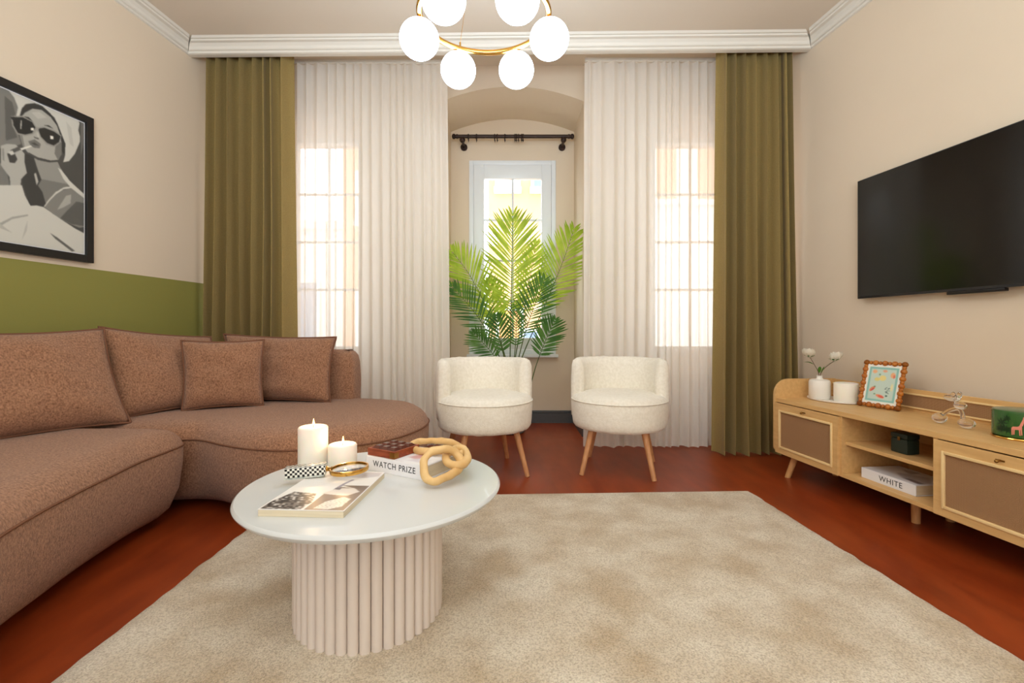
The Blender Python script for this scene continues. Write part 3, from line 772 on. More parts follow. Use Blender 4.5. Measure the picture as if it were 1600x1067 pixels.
def top_art(U, V):
    A = np.full(U.shape+(3,), 236.0); X, Y = U, V
    for P, c in (([(0.55, 0.3), (0.75, 0.2), (0.8, 0.5), (0.6, 0.6)], (206, 160, 160)), ([(0.62, 0.1), (0.95, 0.1), (0.9, 0.35), (0.7, 0.3)], (214, 206, 212)), ([(0.1, 0.6), (0.5, 0.5), (0.5, 0.9), (0.1, 0.9)], (212, 206, 206))):
        A[inpoly(X, Y, P)] = c
    return blur(A, 3)
print_mesh('cover_print', 0.265, 0.19, 60, 44, top_art, b1, flat_z=0.0504).location = (0.005, 0.005, 0)

# chocolate-coloured tile box on the book
e = Vector((0.873, -0.487)); nn = Vector((0.487, 0.873))
tr = thing('tile_box', 'small square red-brown wooden box with nine faceted dark tiles, on the thick white book', 'box', (-0.530, 1.716, TZ+0.0508), math.atan2(-0.50, 0.866))
bm = BM(); Sz = 0.132; Hh = 0.026
box(bm, 0, Sz, 0, 0.008, 0, Hh, .001); box(bm, 0, Sz, Sz-.008, Sz, 0, Hh, .001); box(bm, 0, .008, .008, Sz-.008, 0, Hh, .001); box(bm, Sz-.008, Sz, .008, Sz-.008, 0, Hh, .001); box(bm, .008, Sz-.008, .008, Sz-.008, 0, 0.016)
link_mesh('tray_body', bm, M['traywood'], tr, smooth=0)
bm = BM(); 
for (cx_, sd) in ((Sz, 0),):
    box(bm, Sz-0.022, Sz+.0006, -0.0006, 0.0002, 0.003, Hh-0.004); box(bm, Sz-.0002, Sz+.0006, 0, 0.022, 0.003, Hh-0.004)
link_mesh('corner_bracket', bm, M['brass'], tr, smooth=0)
for i in range(3):
    for j in range(3):
        bm = BM(); q = 0.0365; x0 = 0.011+i*0.0372; y0 = 0.011+j*0.0372; zb = 0.016; b_ = 0.009
        a = [bm.verts.new(v) for v in ((x0, y0, zb), (x0+q, y0, zb), (x0+q, y0+q, zb), (x0, y0+q, zb))]
        a2 = [bm.verts.new((v.co.x, v.co.y, zb+0.009)) for v in a]
        c_ = [bm.verts.new(v) for v in ((x0+b_, y0+b_, zb+0.018), (x0+q-b_, y0+b_, zb+0.018), (x0+q-b_, y0+q-b_, zb+0.018), (x0+b_, y0+q-b_, zb+0.018))]
        bm.faces.new(c_); bm.faces.new(a[::-1])
        for k in range(4):
            bm.faces.new((a[k], a[(k+1) % 4], a2[(k+1) % 4], a2[k])); bm.faces.new((a2[k], a2[(k+1) % 4], c_[(k+1) % 4], c_[k]))
        link_mesh('tile', bm, M['choco'], tr, smooth=0)

# carved wooden chain links
wl = thing('wooden_chain', 'pale carved wooden chain of three links draped over the thick white book', 'ornament', (-0.25, 1.60, TZ))
def link(pts, r=0.0125, seed=0):
    P = catmull(pts, 7, True); bm = BM()
    org = wl.location
    tube(bm, [p-org for p in P], r, 12, closed=True)
    for v in bm.verts: v.co += noise.noise_vector(v.co*30+Vector((seed, 0, 0)))*0.004
    link_mesh('link', bm, M['linkwood'], wl, smooth=180)
def PX(px, py, D): return ((px-PCX)/F*D, D, EYE-(py-PCY)/F*D)
link([PX(*p) for p in ((643, 697, 1.78), (652, 690, 1.83), (668, 689, 1.84), (686, 689, 1.83), (703, 691, 1.80), (716, 696, 1.76), (724, 704, 1.70), (719, 709, 1.66), (706, 706, 1.68), (690, 705, 1.70), (672, 706, 1.71), (655, 704, 1.73))], 0.0135, 1)
link([PX(*p) for p in ((696, 715, 1.60), (700, 723, 1.58), (711, 727, 1.565), (722, 726, 1.57), (729, 719, 1.60), (730, 710, 1.64), (724, 702, 1.68), (713, 701, 1.69), (704, 705, 1.66), (698, 710, 1.63))], 0.0135, 2)
link([PX(*p) for p in ((665, 715, 1.55), (662.5, 728, 1.535), (664, 742, 1.515), (669, 750, 1.505), (677, 753, 1.50), (688, 749, 1.51), (702, 743, 1.53), (712, 737, 1.555), (719, 729, 1.58), (719, 718, 1.60), (712, 708, 1.61), (700, 702, 1.60), (688, 702, 1.585), (674, 706, 1.57))], 0.0135, 3)

# magnifying glass
mg = thing('magnifying_glass', 'brass magnifying glass with a black and white checkered handle, resting on the photo book', 'magnifying glass', (-0.684, 1.553, TZ+0.0212), 0.21)
mg.rotation_euler = (0, -0.05, 0.21)
bm = BM(); box(bm, -0.062, 0.064, -0.0165, 0.0165, 0.0052, 0.0385, 0.0012); link_mesh('handle', bm, M['checker'], mg, smooth=30)
bm = BM(); box(bm, -0.064, 0.060, -0.020, 0.015, 0.0005, 0.005, 0.001); link_mesh('handle_inlay', bm, M['abalone'], mg, smooth=0)
bm = BM(); tube(bm, [(0.063, 0, 0.019), (0.069, -0.001, 0.018), (0.075, -0.003, 0.017), (0.081, -0.005, 0.0165)], 0.0085, 14, taper=lambda u: 1.2-0.5*math.sin(PI*u)); link_mesh('ferrule', bm, M['gold'], mg)
RC = Vector((0.139, -0.012, 0.0145)); Rr = 0.061
bm = BM()
lathe(bm, [(Rr-0.003, -0.0068), (Rr+0.001, -0.007), (Rr+0.0025, 0), (Rr+0.001, 0.007), (Rr-0.003, 0.0068), (Rr-0.004, 0)], 64)
e0 = [v for v in bm.verts]
# close the ring section
rings_ = [e0[i*64:(i+1)*64] for i in range(6)]
for i in range(64): bm.faces.new((rings_[5][i], rings_[5][(i+1) % 64], rings_[0][(i+1) % 64], rings_[0][i]))
for v in bm.verts: v.co += RC
link_mesh('ring', bm, M['gold'], mg, smooth=50)
bm = BM(); lathe(bm, [(0, -0.003), (0.035, -0.0022), (Rr-0.0045, -0.0005), (Rr-0.0045, 0.0005), (0.035, 0.0022), (0, 0.003)], 48)
for v in bm.verts: v.co += RC
link_mesh('lens', bm, M['glass'], mg, smooth=60)

# ------------------------------------------------------------------ chandelier
ch = thing('chandelier', 'brass ring chandelier with lit white glass globes hanging from the ceiling', 'chandelier', (-0.137, 2.314, 2.50))
bm = BM(); tube(bm, [(0.318*math.cos(2*PI*i/96), 0.30*math.sin(2*PI*i/96), 0) for i in range(96)], 0.0145, 14, closed=True); link_mesh('ring', bm, M['gold'], ch, smooth=180)
for k in range(6):
    a = PI/6+k*PI/3 if False else k*PI/3
    x, y = 0.322*math.cos(a), 0.318*math.sin(a)
    bm = BM(); tube(bm, [(x*0.97, y*0.94, 0.0), (x, y, -0.022)], 0.017, 14); lathe(bm, [(0, -0.012), (0.02, -0.012), (0.03, -0.02), (0.032, -0.027), (0, -0.027)], 20, x, y); link_mesh('lamp_holder', bm, M['gold'], ch)
    bm = BM(); ball(bm, (x, y, -0.112), 0.0965, 1, 1, 0.98, 40, 24); link_mesh('glass_globe', bm, M['globe'], ch, smooth=180)
for a in (math.radians(118), math.radians(238), math.radians(0)):
    bm = BM(); x, y = 0.318*math.cos(a), 0.30*math.sin(a)
    tube(bm, [(x, y, 0.008), (x, y, 0.035)], 0.005, 8); tube(bm, [(x, y, 0.03), (x*0.25, y*0.25, 0.56)], 0.0013, 6); link_mesh('hanging_cable', bm, M['gold'], ch)
bm = BM(); lathe(bm, [(0, 0.555), (0.10, 0.555), (0.10, 0.592), (0, 0.592)], 40); link_mesh('ceiling_canopy', bm, M['gold'], ch)

# ------------------------------------------------------------------ framed photograph on the left wall
FY0, FY1 = 2.14, 2.764; FZ0, FZ1 = 1.342, 2.196; off = 0.035
dvec = Vector((XL(FY1)-XL(FY0), FY1-FY0, 0)); FW = dvec.length; dvec.normalize(); nin = Vector((dvec.y, -dvec.x, 0))
pf = thing('framed_photograph', 'large black framed black and white photograph of a woman in sunglasses on the left wall', 'picture')
# local x runs along the wall away from the camera, local -y points into the room
org = Vector((XL(FY0), FY0, FZ0))
at_basis(pf, org, dvec, -nin, (0, 0, 1))
FH = FZ1-FZ0; fwid = 0.042
bm = BM(); box(bm, 0, fwid, -off, -0.004, 0, FH, .002); box(bm, FW-fwid, FW, -off, -0.004, 0, FH, .002); box(bm, fwid, FW-fwid, -off, -0.004, 0, fwid, .002); box(bm, fwid, FW-fwid, -off, -0.004, FH-fwid, FH, .002)
link_mesh('frame', bm, M['black'], pf, smooth=0)
bm = BM(); box(bm, fwid-.004, FW-fwid+.004, -0.020, -0.006, fwid-.004, FH-fwid+.004); link_mesh('mount', bm, M['bookwhite'], pf, smooth=0)
PW, PH = FW-2*fwid-0.012, FH-2*fwid-0.012
def photo_art(U, V):
    # the picture's own layout, given in the slanted coordinates in which it was measured
    s = fwid+0.006+U*PW; y_ = FY0+dvec.y*s; x_ = XL(FY0)+dvec.x*s+0.022; z_ = FZ0+fwid+0.006+V*PH
    X = PCX+F*x_/y_; Y = PCY+F*(EYE-z_)/y_
    A = np.zeros(U.shape+(3,)); G = np.full(U.shape, 74.0)
    def fill(P, c): G[inpoly(X, Y, P)] = c
    fill([(127, 180), (133, 180), (131, 225), (127, 245)], 110)
    fill([(-60, 100), (0, 131), (14.6, 141), (23, 153), (28, 162), (29, 169), (25.6, 182), (19.5, 184), (22, 198), (29, 208), (34, 225), (18, 232), (0, 232), (-60, 240)], 122)
    fill([(8, 150), (20, 160), (25, 178), (20, 186), (22, 200), (28, 215), (10, 220)], 92)
    fill([(13, 130), (13, 140), (23, 153), (29, 168), (26, 182), (31, 184), (36, 168), (60, 166), (79, 178), (86, 184), (96.7, 209), (102, 223.5), (102.7, 242), (99.4, 253.7), (108.5, 252), (117.7, 240.5), (125.6, 222), (125.6, 213), (123, 204), (125, 193), (123, 187), (123, 170)], 204)
    fill([(104, 190), (112, 200), (116, 230), (110, 225)], 190)
    fill([(31, 184), (35, 170), (41, 163), (55, 161.5), (67, 166), (80, 178), (90, 192), (97, 210), (103, 225), (102, 242), (97, 236), (96, 222), (92, 206), (84, 190), (72, 178), (58, 171), (46, 172), (37, 180)], 50)
    fill([(35, 285), (40, 240), (52, 244), (90, 250), (96, 262), (70, 300), (78, 310), (70, 324), (48, 324), (42, 305)], 58)
    fill([(54, 247), (90, 251), (95, 262), (112, 290), (95, 294), (75, 290), (66, 282), (60, 266)], 148)
    fill([(60, 290), (66, 280), (112, 289), (105, 293), (92, 297), (80, 310), (72, 318), (67, 300)], 120)
    fill([(54, 272), (57, 270), (61, 284), (58, 290)], 180)
    fill([(33, 184), (40, 176), (52, 170), (66, 172), (80, 183), (90, 197), (95, 212), (97, 225), (97, 240), (92, 250), (80, 252), (65, 249), (50, 243), (44, 238), (36, 228), (32, 215)], 170)
    fill([(88, 224), (97, 222), (97, 242), (91, 250), (86, 240)], 120)
    fill([(33, 206), (36, 212), (40, 232), (36, 228), (32, 215)], 130)
    fill([(45, 238), (60, 246), (80, 251), (92, 250), (92, 253), (78, 254), (60, 250), (48, 243)], 70)
    fill([(50, 176), (62, 175), (74, 184), (60, 186)], 186)
    fill([(18, 182), (36, 181), (52, 189), (58, 199), (62, 199), (70, 198), (87, 204), (97, 212), (94, 224), (85, 230), (73, 226), (63, 214), (58, 204), (53, 210), (40, 213), (28, 210), (20, 197)], 150)
    fill([(20.7, 183.6), (36.5, 183.6), (51, 191), (56, 199.4), (51, 208), (40, 210.4), (29, 208), (22, 196)], 36)
    fill([(61, 203), (62.6, 201), (70.5, 200), (86, 206.4), (95.4, 213), (92.8, 222), (85, 227.4), (74.4, 223.5), (65, 214)], 38)
    fill([(17, 183), (24, 183), (26, 190), (22, 190)], 40)
    fill([(58, 209), (60, 205), (63, 214), (60, 218)], 186)
    fill([(49, 200), (53.5, 200), (53.5, 204), (49, 204)], 235); fill([(79, 212), (84, 213), (84.5, 218), (79.5, 217.5)], 240); fill([(33, 188), (35, 188), (34.5, 202), (32.5, 202)], 180)
    fill([(38, 182), (46, 183.5), (52, 190), (45, 186)], 48); fill([(69, 196), (77, 196), (85, 202), (76, 198)], 48)
    fill([(45, 221), (55, 218), (64.5, 225), (63, 232), (53.6, 231), (47.5, 226)], 112); fill([(49, 223.5), (55, 223), (62, 228), (55, 227)], 70)
    fill([(53, 213), (55, 216), (61, 218), (61, 215.5), (57, 215)], 90)
    fill([(-60, 250), (2, 255), (12, 270), (16, 290), (-60, 290)], 118)
    fill([(2, 228), (12, 225), (25, 226), (31, 231), (39, 240), (39, 252), (43, 270.5), (34, 280), (33, 290), (17, 290), (16, 277), (2, 258)], 176)
    fill([(12, 240), (24, 240), (28, 249), (24, 255), (16, 254)], 62); fill([(17, 235), (30, 229), (34, 234), (20, 240)], 84); fill([(14, 238), (20, 235), (24, 241), (18, 243)], 205)
    fill([(4, 232), (7, 232), (8, 252), (5, 250)], 140)
    fill([(32, 232), (49, 227.4), (51, 229), (35, 235)], 225)
    fill([(69.5, 323), (81, 308.5), (94.5, 298), (113, 294), (131, 308.5), (135, 319), (136.5, 333.5), (135, 354.5), (125, 356), (111.5, 350.5), (92, 340)], 128)
    fill([(105, 330), (120, 315), (135, 318), (136, 354), (112, 350), (95, 341)], 88); fill([(104, 306), (112, 304), (111, 318), (98, 325), (90, 328)], 168)
    fill([(69, 323), (76, 313), (88, 300), (100, 293), (113, 291), (113, 294), (100, 296), (89, 303), (78, 314), (71, 323)], 205)
    fill([(91, 262), (97, 266), (110, 283), (134, 305), (137, 316), (131, 309), (112, 294), (100, 280)], 206)
    fill([(-60, 285), (0, 289.5), (35, 289.5), (40, 306), (48.5, 321.7), (58, 321), (69.5, 324), (92, 340), (118, 357), (150, 374), (150, 420), (-60, 400)], 204)
    fill([(0, 349), (20, 339), (45, 335), (45, 337.5), (20, 342.5), (2, 353)], 160); fill([(79, 364), (90, 371), (118, 392), (113, 393), (87, 373)], 96); fill([(35, 375), (40, 355), (44, 345), (43, 360)], 182); fill([(-60, 353), (2, 350), (12, 358), (20, 364), (0, 356)], 176)
    fill([(131, 300), (150, 305), (150, 318), (137, 316)], 150)
    A[..., 0] = G; A[..., 1] = G*0.985; A[..., 2] = G*0.93
    return blur(A, 4)
o = print_mesh('photo_print', PW, PH, 300, 430, photo_art, pf, y=-0.0215); o.location = (fwid+0.006, 0, fwid+0.006)

# ------------------------------------------------------------------ television
TY0, TY1 = 1.62, 2.965; TZ0, TZ1 = 1.145, 1.888
d2 = Vector((XR(TY0)-XR(TY1), TY0-TY1, 0)); TW = d2.length; d2.normalize()
tv = thing('television', 'large black flat-screen television mounted on the right wall above the console', 'television')
back = Vector((-d2.y, d2.x, 0))     # towards the wall
at_basis(tv, Vector((XR(TY1), TY1, TZ0))-back*0.0, d2, back, (0, 0, 1)); TH = TZ1-TZ0
bm = BM(); box(bm, 0, TW, -0.062, -0.045, 0, TH, .002); box(bm, 0.12, TW-0.12, -0.045, -0.022, 0.06, TH-0.15, .008)
link_mesh('casing', bm, M['tvplastic'], tv)
bm = BM(); box(bm, 0.005, TW-0.005, -0.0632, -0.0622, 0.014, TH-0.005); link_mesh('screen', bm, M['screen'], tv, smooth=0)
bm = BM(); box(bm, TW/2-0.13, TW/2+0.13, -0.064, -0.04, -0.016, -0.001, .002); link_mesh('sensor_bar', bm, M['black'], tv)
bm = BM(); box(bm, TW/2-0.2, TW/2+0.2, -0.022, 0.0, 0.15, 0.5, .002); link_mesh('wall_bracket', bm, M['black'], tv)

# ------------------------------------------------------------------ media console
cn = thing('media_console', 'low light oak media console with rattan doors standing along the right wall', 'media console')
k = Vector((0.1093, -0.994, 0)).normalized(); inn = Vector((0.994, 0.1093, 0)).normalized()
at_basis(cn, (1.742, 3.072, 0), k, inn, (0, 0, 1))
CL, CDp, Z0, Z1, GAL = 1.55, 0.42, 0.146, 0.503, 0.625
def side_profile():
    pts = []; r = 0.10; y0, y1 = -0.012, CDp
    for i in range(9):
        a = PI+i/8*PI/2*-1; pts.append((y0+r+r*math.cos(a), GAL-r+r*math.sin(a)))
    pts.append((y1, GAL)); pts.append((y1, Z0))
    for i in range(7):
        a = -PI/2-i/6*PI/2; q = 0.035; pts.append((y0+q+q*math.cos(a), Z0+q+q*math.sin(a)))
    return pts
for x0 in (-0.02, CL):
    bm = BM(); P = side_profile(); a = [bm.verts.new((x0, y, z)) for y, z in P]; b = [bm.verts.new((x0+0.02, y, z)) for y, z in P]; n = len(P)
    bm.faces.new(a); bm.faces.new(b[::-1])
    for i in range(n): bm.faces.new((a[i], a[(i+1) % n], b[(i+1) % n], b[i]))
    link_mesh('side_panel', bm, M['oak'], cn, smooth=30)
bm = BM(); box(bm, 0, CL, -0.006, CDp-0.018, Z1-0.026, Z1, .0015); link_mesh('top', bm, M['oak'], cn, smooth=0)
bm = BM(); box(bm, 0, CL, 0.0, CDp-0.018, Z0, Z0+0.02, .001); link_mesh('bottom_board', bm, M['oak'], cn, smooth=0)
bm = BM(); box(bm, 0, CL, CDp-0.018, CDp-0.006, Z0, GAL-0.002, .001); link_mesh('back_panel', bm, M['oak'], cn, smooth=0)
S1, S2 = 0.518, 1.032
for x in (S1-.01, S2-.01):
    bm = BM(); box(bm, x, x+.02, 0.0, CDp-0.019, Z0+0.021, Z1-0.027); link_mesh('divider', bm, M['oak'], cn, smooth=0)
bm = BM(); box(bm, S1+.011, S2-.011, 0.02, CDp-0.019, 0.322, 0.340, .001); link_mesh('shelf', bm, M['oak'], cn, smooth=0)
bm = BM(); box(bm, 0.01, CL-.01, CDp-0.0205, CDp-0.0185, 0.528, 0.592); g_ = link_mesh('gallery_panel', bm, M['rattan'], cn, smooth=0)
bm = BM(); box(bm, 0.005, CL-.005, CDp-0.028, CDp-0.0185, 0.592, 0.601, .003); box(bm, 0.005, CL-.005, CDp-0.028, CDp-0.0185, 0.519, 0.528, .003); link_mesh('gallery_molding', bm, M['molding'], cn)
def door(x0, x1):
    bm = BM(); z0, z1 = Z0+0.004, Z1-0.031; fr = 0.038
    box(bm, x0, x0+fr, -.016, .0, z0, z1, .001); box(bm, x1-fr, x1, -.016, .0, z0, z1, .001); box(bm, x0+fr, x1-fr, -.016, 0, z0, z0+fr, .001); box(bm, x0+fr, x1-fr, -.016, 0, z1-fr-.006, z1, .001)
    d = link_mesh('door', bm, M['oak'], cn, smooth=0)
    bm = BM(); box(bm, x0+fr, x1-fr, -.010, -.002, z0+fr, z1-fr-.006); link_mesh('rattan_panel', bm, M['rattan'], d, smooth=0)
    bm = BM(); a, b, c, e_ = x0+fr, x1-fr, z0+fr, z1-fr-.006; q = .010
    box(bm, a-.003, a+q, -.021, -.009, c-.003, e_+.003, .003); box(bm, b-q, b+.003, -.021, -.009, c-.003, e_+.003, .003); box(bm, a+q, b-q, -.021, -.009, c-.003, c+q, .003); box(bm, a+q, b-q, -.021, -.009, e_-q, e_+.003, .003)
    link_mesh('molding', bm, M['molding'], d)
    bm = BM(); xm = (x0+x1)/2; box(bm, xm-.016, xm+.016, -.018, -.016, z1-.026, z1-.019, .0008); tube(bm, [(xm, -.018, z1-.022), (xm, -.030, z1-.024)], .004, 10); ball(bm, (xm, -.032, z1-.025), .007); link_mesh('knob', bm, M['brass'], d)
door(0.004, S1-0.004); door(S2+0.004, CL-0.004)
for x, y, sx, sy in ((0.10, 0.055, -1, -1), (0.10, CDp-.07, -1, 0.4), (CL-.10, 0.055, 1, -1), (CL-.10, CDp-.07, 1, 0.4), (CL/2+.02, 0.16, 0, 0), (CL/2+.02, CDp-.07, 0, 0)):
    bm = BM(); tube(bm, [(x, y, Z0), (x+sx*.032, y+sy*.03, 0)], 0.020, 16, taper=lambda u: 1-0.1*u)
    for v in bm.verts: v.co.z = 0 if v.co.z < .01 else min(v.co.z, Z0)
    link_mesh('leg', bm, M['oakleg'], cn)

CT = Z1+0.0005
# tray with bottle vase and candle
ty = tag(link_mesh('tray', (lambda bm: (lathe(bm, [(0, 0), (.088, 0), (.095, .004), (.096, .012), (.090, .012), (.086, .007), (0, .007)], 56), bm)[1])(BM()), M['ceramic'], smooth=40), 'white oval tray under the white vase and candle on the console', 'tray')
ty.location = (2.02, 2.94, CT); ty.scale = (1.15, 1.75, 1); ty.rotation_euler = (0, 0, math.radians(10))
vs = thing('bottle_vase', 'white bottle vase with two white flowers standing on the white tray', 'vase', (1.965, 2.985, CT+.0075))
bm = BM(); lathe(bm, [(0, 0), (.055, 0), (.060, .005), (.060, .105), (.056, .117), (.045, .122), (.022, .124), (.016, .130), (.0155, .142), (.018, .146), (.014, .146), (.012, .135), (.012, .10), (0, .10)], 48); link_mesh('vase_body', bm, M['ceramic'], vs, smooth=45)
def flower(label, pts, size, tilt, leaves):
    t = thing('magnolia_stem', label, 'flower', vs.location)
    bm = BM(); P = catmull(pts, 6); tube(bm, P, 0.0022, 7, taper=lambda u: 1.1-0.4*u); link_mesh('stem', bm, M['stem'], t, smooth=180)
    top = P[-1]; bm = BM()
    for ring, (n, r, ht, op) in enumerate(((3, .010, .050, .1), (5, .018, .056, .3), (6, .026, .050, .5))):
        for i in range(n):
            a = 2*PI*i/n+ring*.5; g = []
            for j in range(7):
                v = j/6; row = []
                for q in range(5):
                    u = q/4*2-1; wd = .025*math.sin(PI*min(1, v*.8+.15))**.7*size/.03
                    rad = r*math.sin(PI*.5*min(1, v*1.4))+op*.016*v*v; z = ht*v
                    x = (rad+.004*(1-u*u))*math.cos(a)-u*wd*math.sin(a); y = (rad+.004*(1-u*u))*math.sin(a)+u*wd*math.cos(a)
                    row.append(bm.verts.new(top+Vector((x+tilt*z, y, z+.002*math.sin(3*u)))))
                g.append(row)
            for j in range(6):
                for q in range(4): bm.faces.new((g[j][q], g[j][q+1], g[j+1][q+1], g[j+1][q]))
    link_mesh('petals', bm, M['petal'], t, smooth=180)
    bm = BM()
    for i in range(5):
        a = 2*PI*i/5; leaf_blade(bm, top+Vector((0, 0, -.004)), top+Vector((math.cos(a)*.034, math.sin(a)*.034, .012)), .013)
    for a_, b_, w_ in leaves: leaf_blade(bm, Vector(a_), Vector(b_), w_)
    link_mesh('leaves', bm, M['leaf'], t, smooth=180)
def leaf_blade(bm, a, b, wd, n=6):
    a = Vector(a); b = Vector(b); d = b-a; s = d.cross(Vector((0, 0.3, 1))); s = s.normalized() if s.length > 1e-6 else Vector((1, 0, 0))
    L_, R_, C_ = [], [], []
    for i in range(n+1):
        t_ = i/n; w_ = wd*math.sin(PI*t_)**.8*0.5+1e-4; p = a+d*t_+Vector((0, 0, .12*d.length*math.sin(PI*t_)))
        L_.append(bm.verts.new(p-s*w_)); R_.append(bm.verts.new(p+s*w_)); C_.append(bm.verts.new(p-Vector((0, 0, w_*.35))))
    for i in range(n):
        bm.faces.new((L_[i], C_[i], C_[i+1], L_[i+1])); bm.faces.new((C_[i], R_[i], R_[i+1], C_[i+1]))
flower('white flower on the stem leaning towards the olive curtain', [(-.002, 0, .02), (-.004, 0, .15), (-.03, 0, .21), (-.055, 0.01, .262)], .03, -.25, [((-.035, 0, .215), (-.10, 0, .232), .014), ((-.002, 0, .16), (-.004, -.01, .205), .022)])
flower('white flower on the stem leaning towards the bobble picture frame', [(.004, 0, .02), (.006, 0, .15), (.035, 0, .195), (.095, 0, .240)], .03, .3, [((.028, 0, .195), (.105, 0, .235), .008), ((.008, 0, .155), (.026, -.01, .205), .022)])
pillar_candle('unlit white pillar candle standing beside the white vase on the tray', 2.045, 2.86, .064, .115, CT+.0075, lit=False)

# bobble frame
bf = thing('standing_picture', 'honey wood bobble picture frame with a pastel fruit print standing on the console', 'picture frame')
bx_ = (Vector((2.11, 2.555, 0))-Vector((2.042, 2.742, 0))).normalized(); nb = Vector((0.94, 0.342, 0)).normalized()
zz = (Vector((0, 0, 1))+nb*0.26).normalized(); yy = zz.cross(bx_)
at_basis(bf, (2.042, 2.742, CT+.016), bx_, yy, zz)
BW, BH = 0.199, 0.245
bm = BM()
def bobbles(p0, p1, n):
    p0 = Vector(p0); p1 = Vector(p1)
    for i in range(n*2+1):
        p = p0.lerp(p1, i/(n*2)); big = i % 2 == 0
        ball(bm, p, 0.0155 if big else 0.0108, n=14, k=9)
bobbles((0, 0, 0), (BW, 0, 0), 4); bobbles((0, 0, BH), (BW, 0, BH), 4); bobbles((0, 0, 0), (0, 0, BH), 6); bobbles((BW, 0, 0), (BW, 0, BH), 6)
link_mesh('frame', bm, M['bobble'], bf, smooth=180)
bm = BM(); box(bm, 0.004, BW-.004, 0.0, 0.008, 0.004, BH-.004); link_mesh('backing', bm, M['bookwhite'], bf, smooth=0)
bm = BM(); box(bm, BW/2-.02, BW/2+.02, 0.009, 0.013, 0.0, 0.17); so = link_mesh('stand', bm, M['bobble'], bf, smooth=0); so.rotation_euler = (0.0, 0, 0)
def fruit_art(U, V):
    A = np.zeros(U.shape+(3,)); A[:] = (240, 238, 226)
    X, Y = U*100, V*125
    def fill(P, c): A[inpoly(X, Y, P)] = c
    fill([(7, 7), (93, 7), (93, 118), (7, 118)], (142, 192, 182)); fill([(13, 13), (87, 13), (87, 112), (13, 112)], (196, 214, 202))
    def el(cx, cy, rx, ry, c, rot=0):
        a = math.radians(rot); dx, dy = X-cx, Y-cy; u = dx*math.cos(a)+dy*math.sin(a); v = -dx*math.sin(a)+dy*math.cos(a)
        A[(u/rx)**2+(v/ry)**2 < 1] = c
    el(50, 83, 10, 9, (232, 214, 140)); el(34, 78, 8, 6, (226, 212, 132)); el(24, 103, 7, 6, (236, 176, 130)); el(54, 106, 7, 4, (232, 168, 134)); el(78, 94, 7, 9, (236, 176, 128)); el(82, 90, 3, 6, (222, 120, 96))
    el(24, 46, 11, 5, (226, 140, 100), 45); el(25, 44, 7, 2.5, (208, 84, 84), 45); el(50, 24, 13, 5, (234, 150, 110), -15); el(53, 23, 9, 3, (224, 92, 76), -15); el(80, 55, 3, 12, (228, 220, 166), 0)
    for i in range(9): el(68+5*math.cos(i*2.4), 44+8*math.sin(i*1.7), 4, 1, (92, 112, 108), i*47)
    el(68, 27, 3, 3, (70, 100, 92)); el(40, 94, 3, 3, (130, 160, 128)); el(30, 54, 3, 2, (110, 150, 110)); el(33, 30, 3, 2, (110, 150, 110))
    return blur(A, 1)
print_mesh('picture_print', BW-.022, BH-.022, 80, 100, fruit_art, bf, y=-0.001).location = (.011, 0, .011)

# glass figurine
gf = thing('glass_figurine', 'small clear glass animal figurine standing on the console near the green jar', 'ornament')
at_basis(gf, (2.045, 2.165, CT), k, inn, (0, 0, 1))
bm = BM()
ball(bm, (-.062, 0, .026), .030, 1.0, .9, .82); ball(bm, (.058, 0, .024), .030, 1.1, .9, .78);
tube(bm, catmull([(-.052, 0, .042), (-.03, .01, .065), (-.008, .02, .078), (.012, .02, .078), (.03, .01, .062), (.042, 0, .042)], 6), .0085, 12)
ball(bm, (.014, .02, .096), .024, 1.05, .9, .75)
tube(bm, [(.0, .02, .105), (-.006, .02, .122)], .009, 12)
ball(bm, (-.022, .02, .128), .028, 1.25, .8, .62); ball(bm, (-.004, .005, .142), .013, .8, .6, 1.2); ball(bm, (-.004, .038, .142), .013, .8, .6, 1.2)
link_mesh('figurine_body', bm, M['glass'], gf, smooth=180)

# green jar with giraffe
jr = thing('round_jar', 'round green jar with a pink giraffe and dark palm print on the console', 'jar', (2.105, 1.92, CT))
bm = BM(); JR = .095; lathe(bm, [(0, .008), (JR-.006, .008), (JR, .013), (JR, .108), (JR-.002, .115), (JR-.007, .117), (0, .117)], 72); link_mesh('jar_body', bm, M['potgreen'], jr, smooth=50)
bm = BM(); lathe(bm, [(0, 0), (JR+.001, 0), (JR+.003, .004), (JR+.001, .008), (0, .008)], 72); link_mesh('base_rim', bm, M['gold'], jr, smooth=50)
def on_jar(name, polys, m):
    bm = BM()
    for P in polys:
        f = bm.faces.new([bm.verts.new((a, 0, z)) for a, z in P])
    q = -0.4
    while q < 0.7:
        bmesh.ops.bisect_plane(bm, geom=bm.verts[:]+bm.edges[:]+bm.faces[:], plane_co=(q, 0, 0), plane_no=(1, 0, 0)); q += 0.004
    for v in bm.verts: a, z = v.co.x, v.co.z; v.co = ((JR+.0006)*math.cos(a/JR), (JR+.0006)*math.sin(a/JR), z)
    link_mesh(name, bm, m, jr, smooth=0)
a0 = math.atan2(-1.925, -2.10)*JR      # facing the room
G0 = a0-.018
def gp(P): return [(G0+x, z) for x, z in P]
on_jar('giraffe_print', [gp([(-.018, .050), (-.014, .056), (.000, .058), (.006, .062), (.012, .062), (.012, .046), (-.014, .044)]), gp([(.004, .060), (.014, .062), (.020, .090), (.015, .092)]), gp([(.014, .088), (.028, .090), (.026, .096), (.018, .100), (.015, .097)]),
                         gp([(-.018, .048), (-.013, .046), (-.014, .022), (-.017, .022)]), gp([(-.012, .046), (-.008, .046), (-.009, .024), (-.012, .024)]), gp([(.003, .047), (.007, .047), (.008, .023), (.005, .023)]), gp([(.008, .047), (.012, .047), (.013, .025), (.010, .025)])], M['pink'])
lf = []
